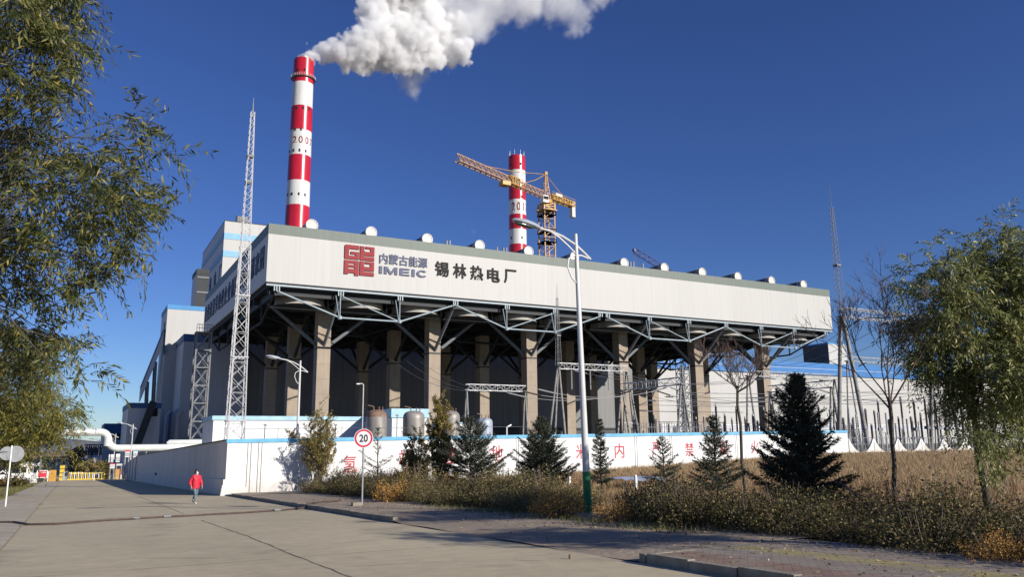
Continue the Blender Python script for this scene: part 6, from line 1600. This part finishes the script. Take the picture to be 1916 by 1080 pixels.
MT['hair'] = mat("black hair", (.012, .011, .012), .55); MT['mask'] = mat("white face mask", (.75, .75, .73), .7); MT['shoe_b'] = mat("dark shoe", (.03, .03, .035), .5); MT['shoe_w'] = mat("pale shoe sole", (.65, .65, .66), .5)
MT['dark_coat'] = mat("dark coat", (.03, .04, .06), .7); MT['grey_trs'] = mat("grey trousers", (.25, .27, .3), .8); MT['eye'] = mat("eye", (.02, .015, .012), .2)
def person(pos, face, label, H=1.62, jacket='red_jacket', legs='jeans', mask=True, stride=1.0):
    b = Vector(pos); fw = Vector(face).normalized(); rt = fw.cross(Vector((0, 0, 1))).normalized(); s = H/1.7
    t = thing("person", b, label, "person")
    def P(x, y, z): return b+(rt*x+fw*y+Vector((0, 0, z)))*s      # x to the person's right, y forward
    st = stride
    # skeleton: pelvis, spine, neck, head, legs (right leg forward, left leg trailing with the heel up), arms, hands
    J = []; E_ = []
    def j(p, r, par=None):
        J.append((p, r if not hasattr(r, '__len__') else tuple(x*s for x in r))); 
        if not hasattr(r, '__len__'): J[-1] = (p, r*s)
        if par is not None: E_.append((par, len(J)-1))
        return len(J)-1
    pel = j(P(0, 0, .93), (.13, .10)); ab = j(P(0, .01, 1.06), (.125, .095), pel); ch = j(P(0, .02, 1.27), (.155, .11), ab); sh = j(P(0, .01, 1.40), (.12, .085), ch)
    nk = j(P(0, .015, 1.475), .05, sh); hd = j(P(0, .04, 1.555), (.068, .078), nk); top = j(P(0, .025, 1.635), (.062, .072), hd)
    for sd, hipy, ky, kz, ay, az, ty, tz in ((1, 0, .16*st, .50, .12*st, .085, .27*st, .03), (-1, 0, -.02*st, .49, -.30*st, .20, -.22*st, .05)):
        hp = j(P(.085*sd, hipy, .86), .085, pel); kn = j(P(.085*sd, ky, kz), .057, hp); cf = j(P(.085*sd, ky*.6+ay*.4, kz*.62+az*.38), .054, kn); an = j(P(.085*sd, ay, az), .036, cf); j(P(.09*sd, ty, tz), .032, an)
    hands = []
    for sd, ey, ez, wy, wz in ((1, -.10, 1.08, .0, .86), (-1, .02, 1.06, .17, .88)):
        s_ = j(P(.17*sd, .0, 1.385), .055, sh); el = j(P(.275*sd, ey, ez), .043, s_); wr = j(P(.245*sd, wy, wz), .028, el); pm = j(P(.244*sd, wy+.025, wz-.075), (.034, .018), wr)
        hands.append((sd, wy+.025, wz-.075))
        for fi, (fx, ln) in enumerate(((-.024, .062), (-.008, .072), (.008, .068), (.022, .052))):
            k1 = j(P(.244*sd, wy+.03+fx, wz-.105), .0095, pm); k2 = j(P(.238*sd, wy+.036+fx, wz-.105-ln*.55), .0085, k1); j(P(.226*sd, wy+.040+fx, wz-.105-ln), .0075, k2)
        k1 = j(P(.227*sd, wy+.055, wz-.06), .011, pm); j(P(.219*sd, wy+.072, wz-.10), .009, k1)
    skinned("body", J, E_, 'skin', t, 0, 1)
    # clothing
    J, E_ = [], []
    a0 = j(P(0, 0, .73), (.20, .155)); a1 = j(P(0, .01, .96), (.225, .17), a0); a2 = j(P(0, .02, 1.18), (.23, .175), a1); a3 = j(P(0, .02, 1.34), (.19, .14), a2); a4 = j(P(0, .015, 1.43), (.095, .085), a3); j(P(0, .02, 1.47), (.075, .07), a4)
    for sd, ey, ez, wy, wz in ((1, -.10, 1.08, .0, .86), (-1, .02, 1.06, .17, .88)):
        s_ = j(P(.185*sd, .0, 1.365), .085, a3); el = j(P(.285*sd, ey, ez), .085, s_); j(P(.25*sd, wy-.01, wz+.03), .058, el)
    skinned("jacket", J, E_, jacket, t, 1, 2)
    J, E_ = [], []
    p0 = j(P(0, 0, 1.0), (.15, .12))
    for sd, hipy, ky, kz, ay, az in ((1, 0, .16*st, .50, .12*st, .085), (-1, 0, -.02*st, .49, -.30*st, .20)):
        hp = j(P(.09*sd, hipy, .80), .098, p0); kn = j(P(.088*sd, ky, kz), .07, hp); j(P(.086*sd, ay, az+.02), .056, kn)
    skinned("trousers", J, E_, legs, t, 0, 2)
    for sd, ay, az, ty, tz, m in ((1, .12*st, .085, .27*st, .035, 'shoe_w'), (-1, -.30*st, .20, -.22*st, .05, 'shoe_b')):
        J, E_ = [], []
        q0 = j(P(.087*sd, ay-.05, az-.035), (.045, .045)); q1 = j(P(.09*sd, ay*.5+ty*.5, (az+tz)/2-.012), (.048, .04), q0); j(P(.092*sd, ty+.02, tz), (.04, .028), q1)
        skinned("shoe", J, E_, m, t, 0, 2)
    J, E_ = [], []
    h0 = j(P(0, -.035, 1.50), (.075, .055)); h1 = j(P(0, -.03, 1.58), (.092, .075), h0); h2 = j(P(0, .005, 1.665), (.085, .088), h1); j(P(0, .055, 1.69), (.06, .04), h2)
    skinned("hair", J, E_, 'hair', t, 1, 2)
    for sd in (-1, 1):
        J, E_ = [], []; q0 = j(P(.028*sd, .105, 1.585), .012); j(P(.032*sd, .103, 1.585), .011, q0); skinned("eye", J, E_, 'eye', t, 0, 1)
    J, E_ = [], []; q0 = j(P(0, .115, 1.56), .016); j(P(0, .128, 1.54), .017, q0); skinned("nose", J, E_, 'skin', t, 0, 1)
    if mask:
        J, E_ = [], []; q0 = j(P(-.04, .085, 1.525), (.03, .036)); q1 = j(P(0, .105, 1.52), (.034, .046), q0); j(P(.04, .085, 1.525), (.03, .036), q1); skinned("face_mask", J, E_, 'mask', t, 1, 2)
    return t
pf = G(364, 943.5)
person((pf.x, pf.y, road_z(pf.y)), tuple(-CF*.55+CA*.75*np.array([1, 1, 0])-np.array([0, 0, -CF[2]*.55])), "person in a red jacket, blue jeans and a white face mask walking up the road", 1.60)
pg = G(124.5, 898.5)
person((pg.x, 155, road_z(155)), (-.3, -1, 0), "small figure in a dark coat standing by the left gate pillar", 1.68, 'dark_coat', 'grey_trs', False, .15)

# ------------------------------------------------------------------ steam plume
STEAM_O = AD(566, 108, 342.0)
STEAM_M = Matrix.Identity(4)
for i_ in range(3):
    STEAM_M[i_][0] = CA[i_]; STEAM_M[i_][1] = CB[i_]; STEAM_M[i_][2] = -CF[i_]; STEAM_M[i_][3] = STEAM_O[i_]
STEAM_I = STEAM_M.inverted()
def steam(name, blobs, voxel, density, label, amps, soft, albedo=.986):
    """cloud of vapour: voxels filled from overlapping balls whose surface is frayed by fractal noise"""
    bm = bmesh.new(); lo = Vector((1e9,)*3); hi = -lo; 
    for u, v, r, D in blobs:
        c = STEAM_I @ AD(u, v, D); rr = r*D/FPX
        bmesh.ops.create_icosphere(bm, subdivisions=3, radius=rr, matrix=Matrix.Translation(c))
        for k in range(3): lo[k] = min(lo[k], c[k]-rr-4.5); hi[k] = max(hi[k], c[k]+rr+4.5)
    me = bpy.data.meshes.new(name); bm.to_mesh(me); bm.free()
    o = bpy.data.objects.new(name, me); o.matrix_world = STEAM_M; COL.objects.link(o)
    rm = o.modifiers.new("merge", 'REMESH'); rm.mode = 'VOXEL'; rm.voxel_size = .8
    m = bpy.data.materials.new(name+" vapour"); m.use_nodes = True; nt = m.node_tree; nt.nodes.remove(nt.nodes["Principled BSDF"])
    pv = nt.nodes.new("ShaderNodeVolumePrincipled"); pv.inputs["Color"].default_value = (albedo, albedo, albedo, 1); pv.inputs["Anisotropy"].default_value = .1
    pv.inputs["Density"].default_value = density; nt.links.new(pv.outputs[0], nt.nodes["Material Output"].inputs["Volume"])
    ng = bpy.data.node_groups.new(name+" fill", 'GeometryNodeTree'); N = ng.nodes.new; L = ng.links.new
    ng.interface.new_socket("Geometry", in_out='INPUT', socket_type='NodeSocketGeometry'); ng.interface.new_socket("Geometry", in_out='OUTPUT', socket_type='NodeSocketGeometry')
    gi = N("NodeGroupInput"); go = N("NodeGroupOutput")
    pos = N("GeometryNodeInputPosition"); pr = N("GeometryNodeProximity"); pr.target_element = 'FACES'; L(gi.outputs[0], pr.inputs[0])
    sn = N("GeometryNodeSampleNearestSurface"); sn.data_type = 'FLOAT_VECTOR'; nrm = N("GeometryNodeInputNormal"); L(gi.outputs[0], sn.inputs["Mesh"]); L(nrm.outputs[0], sn.inputs["Value"])
    dv = N("ShaderNodeVectorMath"); dv.operation = 'SUBTRACT'; L(pr.outputs["Position"], dv.inputs[0]); L(pos.outputs[0], dv.inputs[1])
    dt = N("ShaderNodeVectorMath"); dt.operation = 'DOT_PRODUCT'; L(dv.outputs[0], dt.inputs[0]); L(sn.outputs["Value"], dt.inputs[1])
    sg = N("ShaderNodeMath"); sg.operation = 'SIGN'; L(dt.outputs["Value"], sg.inputs[0])
    f = N("ShaderNodeMath"); f.operation = 'MULTIPLY'; L(sg.outputs[0], f.inputs[0]); L(pr.outputs["Distance"], f.inputs[1])
    cur = f.outputs[0]
    for kind, sc, amp, mid in amps:
        if kind == 'n':
            t = N("ShaderNodeTexNoise"); t.inputs["Detail"].default_value = 4; t.inputs["Roughness"].default_value = .6; out = "Fac"
        else:
            t = N("ShaderNodeTexVoronoi"); t.feature = 'F1'; out = "Distance"
        t.inputs["Scale"].default_value = sc; L(pos.outputs[0], t.inputs["Vector"])
        a = N("ShaderNodeMath"); a.operation = 'SUBTRACT'; L(t.outputs[out], a.inputs[0]); a.inputs[1].default_value = mid
        b = N("ShaderNodeMath"); b.operation = 'MULTIPLY_ADD'; L(a.outputs[0], b.inputs[0]); b.inputs[1].default_value = amp; L(cur, b.inputs[2]); cur = b.outputs[0]
    mr = N("ShaderNodeMapRange"); mr.interpolation_type = 'SMOOTHSTEP'; mr.inputs["From Min"].default_value = 0.0; mr.inputs["From Max"].default_value = soft; L(cur, mr.inputs["Value"])
    vc = N("GeometryNodeVolumeCube"); L(mr.outputs["Result"], vc.inputs["Density"]); vc.inputs["Background"].default_value = 0.0
    vc.inputs["Min"].default_value = lo; vc.inputs["Max"].default_value = hi
    for k, ax in enumerate("XYZ"): vc.inputs["Resolution "+ax].default_value = max(8, int((hi[k]-lo[k])/voxel))
    sm = N("GeometryNodeSetMaterial"); sm.inputs["Material"].default_value = m
    L(vc.outputs[0], sm.inputs["Geometry"]); L(sm.outputs[0], go.inputs[0])
    md = o.modifiers.new("fill", 'NODES'); md.node_group = ng
    me.materials.append(m)
    return tag(o, label, "steam", None, 'stuff')
PD = float(np.array([b1.x, b1.y, ed[0]-EYE])@CF)
dense = [(568,108,7),(577,102,11),(590,98,16),(608,98,22),(625,95,26),(642,92,30),(660,96,32),(650,118,22),(680,85,40),(690,110,30),(672,125,20),(705,60,42),(718,95,40),(700,20,34),(722,25,45),(745,60,50),(742,105,34),(760,20,50),(735,-15,50),(775,70,46),(785,-5,40),(770,105,36),(800,40,40),(798,95,32),(815,115,22),(830,75,38),(845,105,24),(862,90,26),(850,50,32),(872,115,12),(770,-60,70),(690,-40,40)]
mid = [(880,50,36),(905,30,38),(860,20,38),(900,60,20),(935,15,36),(960,5,32),(768,150,26),(775,170,14),(780,184,7),(750,140,18),(700,130,14),(900,-30,60),(985,-5,36),(1000,20,20),(820,0,40),(790,135,22),(835,120,16),(720,135,16),(775,165,18),(772,178,11)]
wisp = [(1000,5,34),(1030,15,30),(1060,10,34),(1085,25,26),(1075,50,20),(1098,45,14),(1110,15,20),(1040,-15,40),(975,30,24),(1120,-10,26),(1065,65,8)]
dense[:3] = [(567,109,9),(572,106,12),(580,102,17)]
steam("steam_plume", [(u, v, r*1.0+1, PD+max(0, u-572)*.12+(i*7 % 11-5)*.9*min(1, r/30)) for i, (u, v, r) in enumerate(dense)], .5, .5, "dense white steam billowing from the 2007 chimney", (('n', .09, 6.0, .5), ('v', .22, -4.0, .42), ('v', .55, -1.8, .42), ('n', .5, 2.4, .5)), .9)
steam("steam_plume", [(u, v, r*1.05, PD+36+(i*5 % 7-3)) for i, (u, v, r) in enumerate(mid)], .6, .14, "greyer thinning middle of the steam plume drifting right", (('n', .08, 9.0, .5), ('v', .25, -3.5, .42), ('n', .4, 5.0, .5)), 5.0)
steam("steam_plume", [(u, v, r*1.1, PD+50) for u, v, r in wisp], .6, .10, "ragged torn end of the steam plume at the right", (('n', .09, 14.0, .48), ('v', .3, -4.0, .42), ('n', .4, 6.0, .5)), 5.0)
steam("steam_wisp", [(886, 432, 8, 345), (880, 442, 5, 345), (893, 420, 5, 345)], .4, .035, "faint small wisp of steam above the condenser roof", (('n', .3, 4.0, .5), ('n', .8, 2.0, .5)), 2.0)
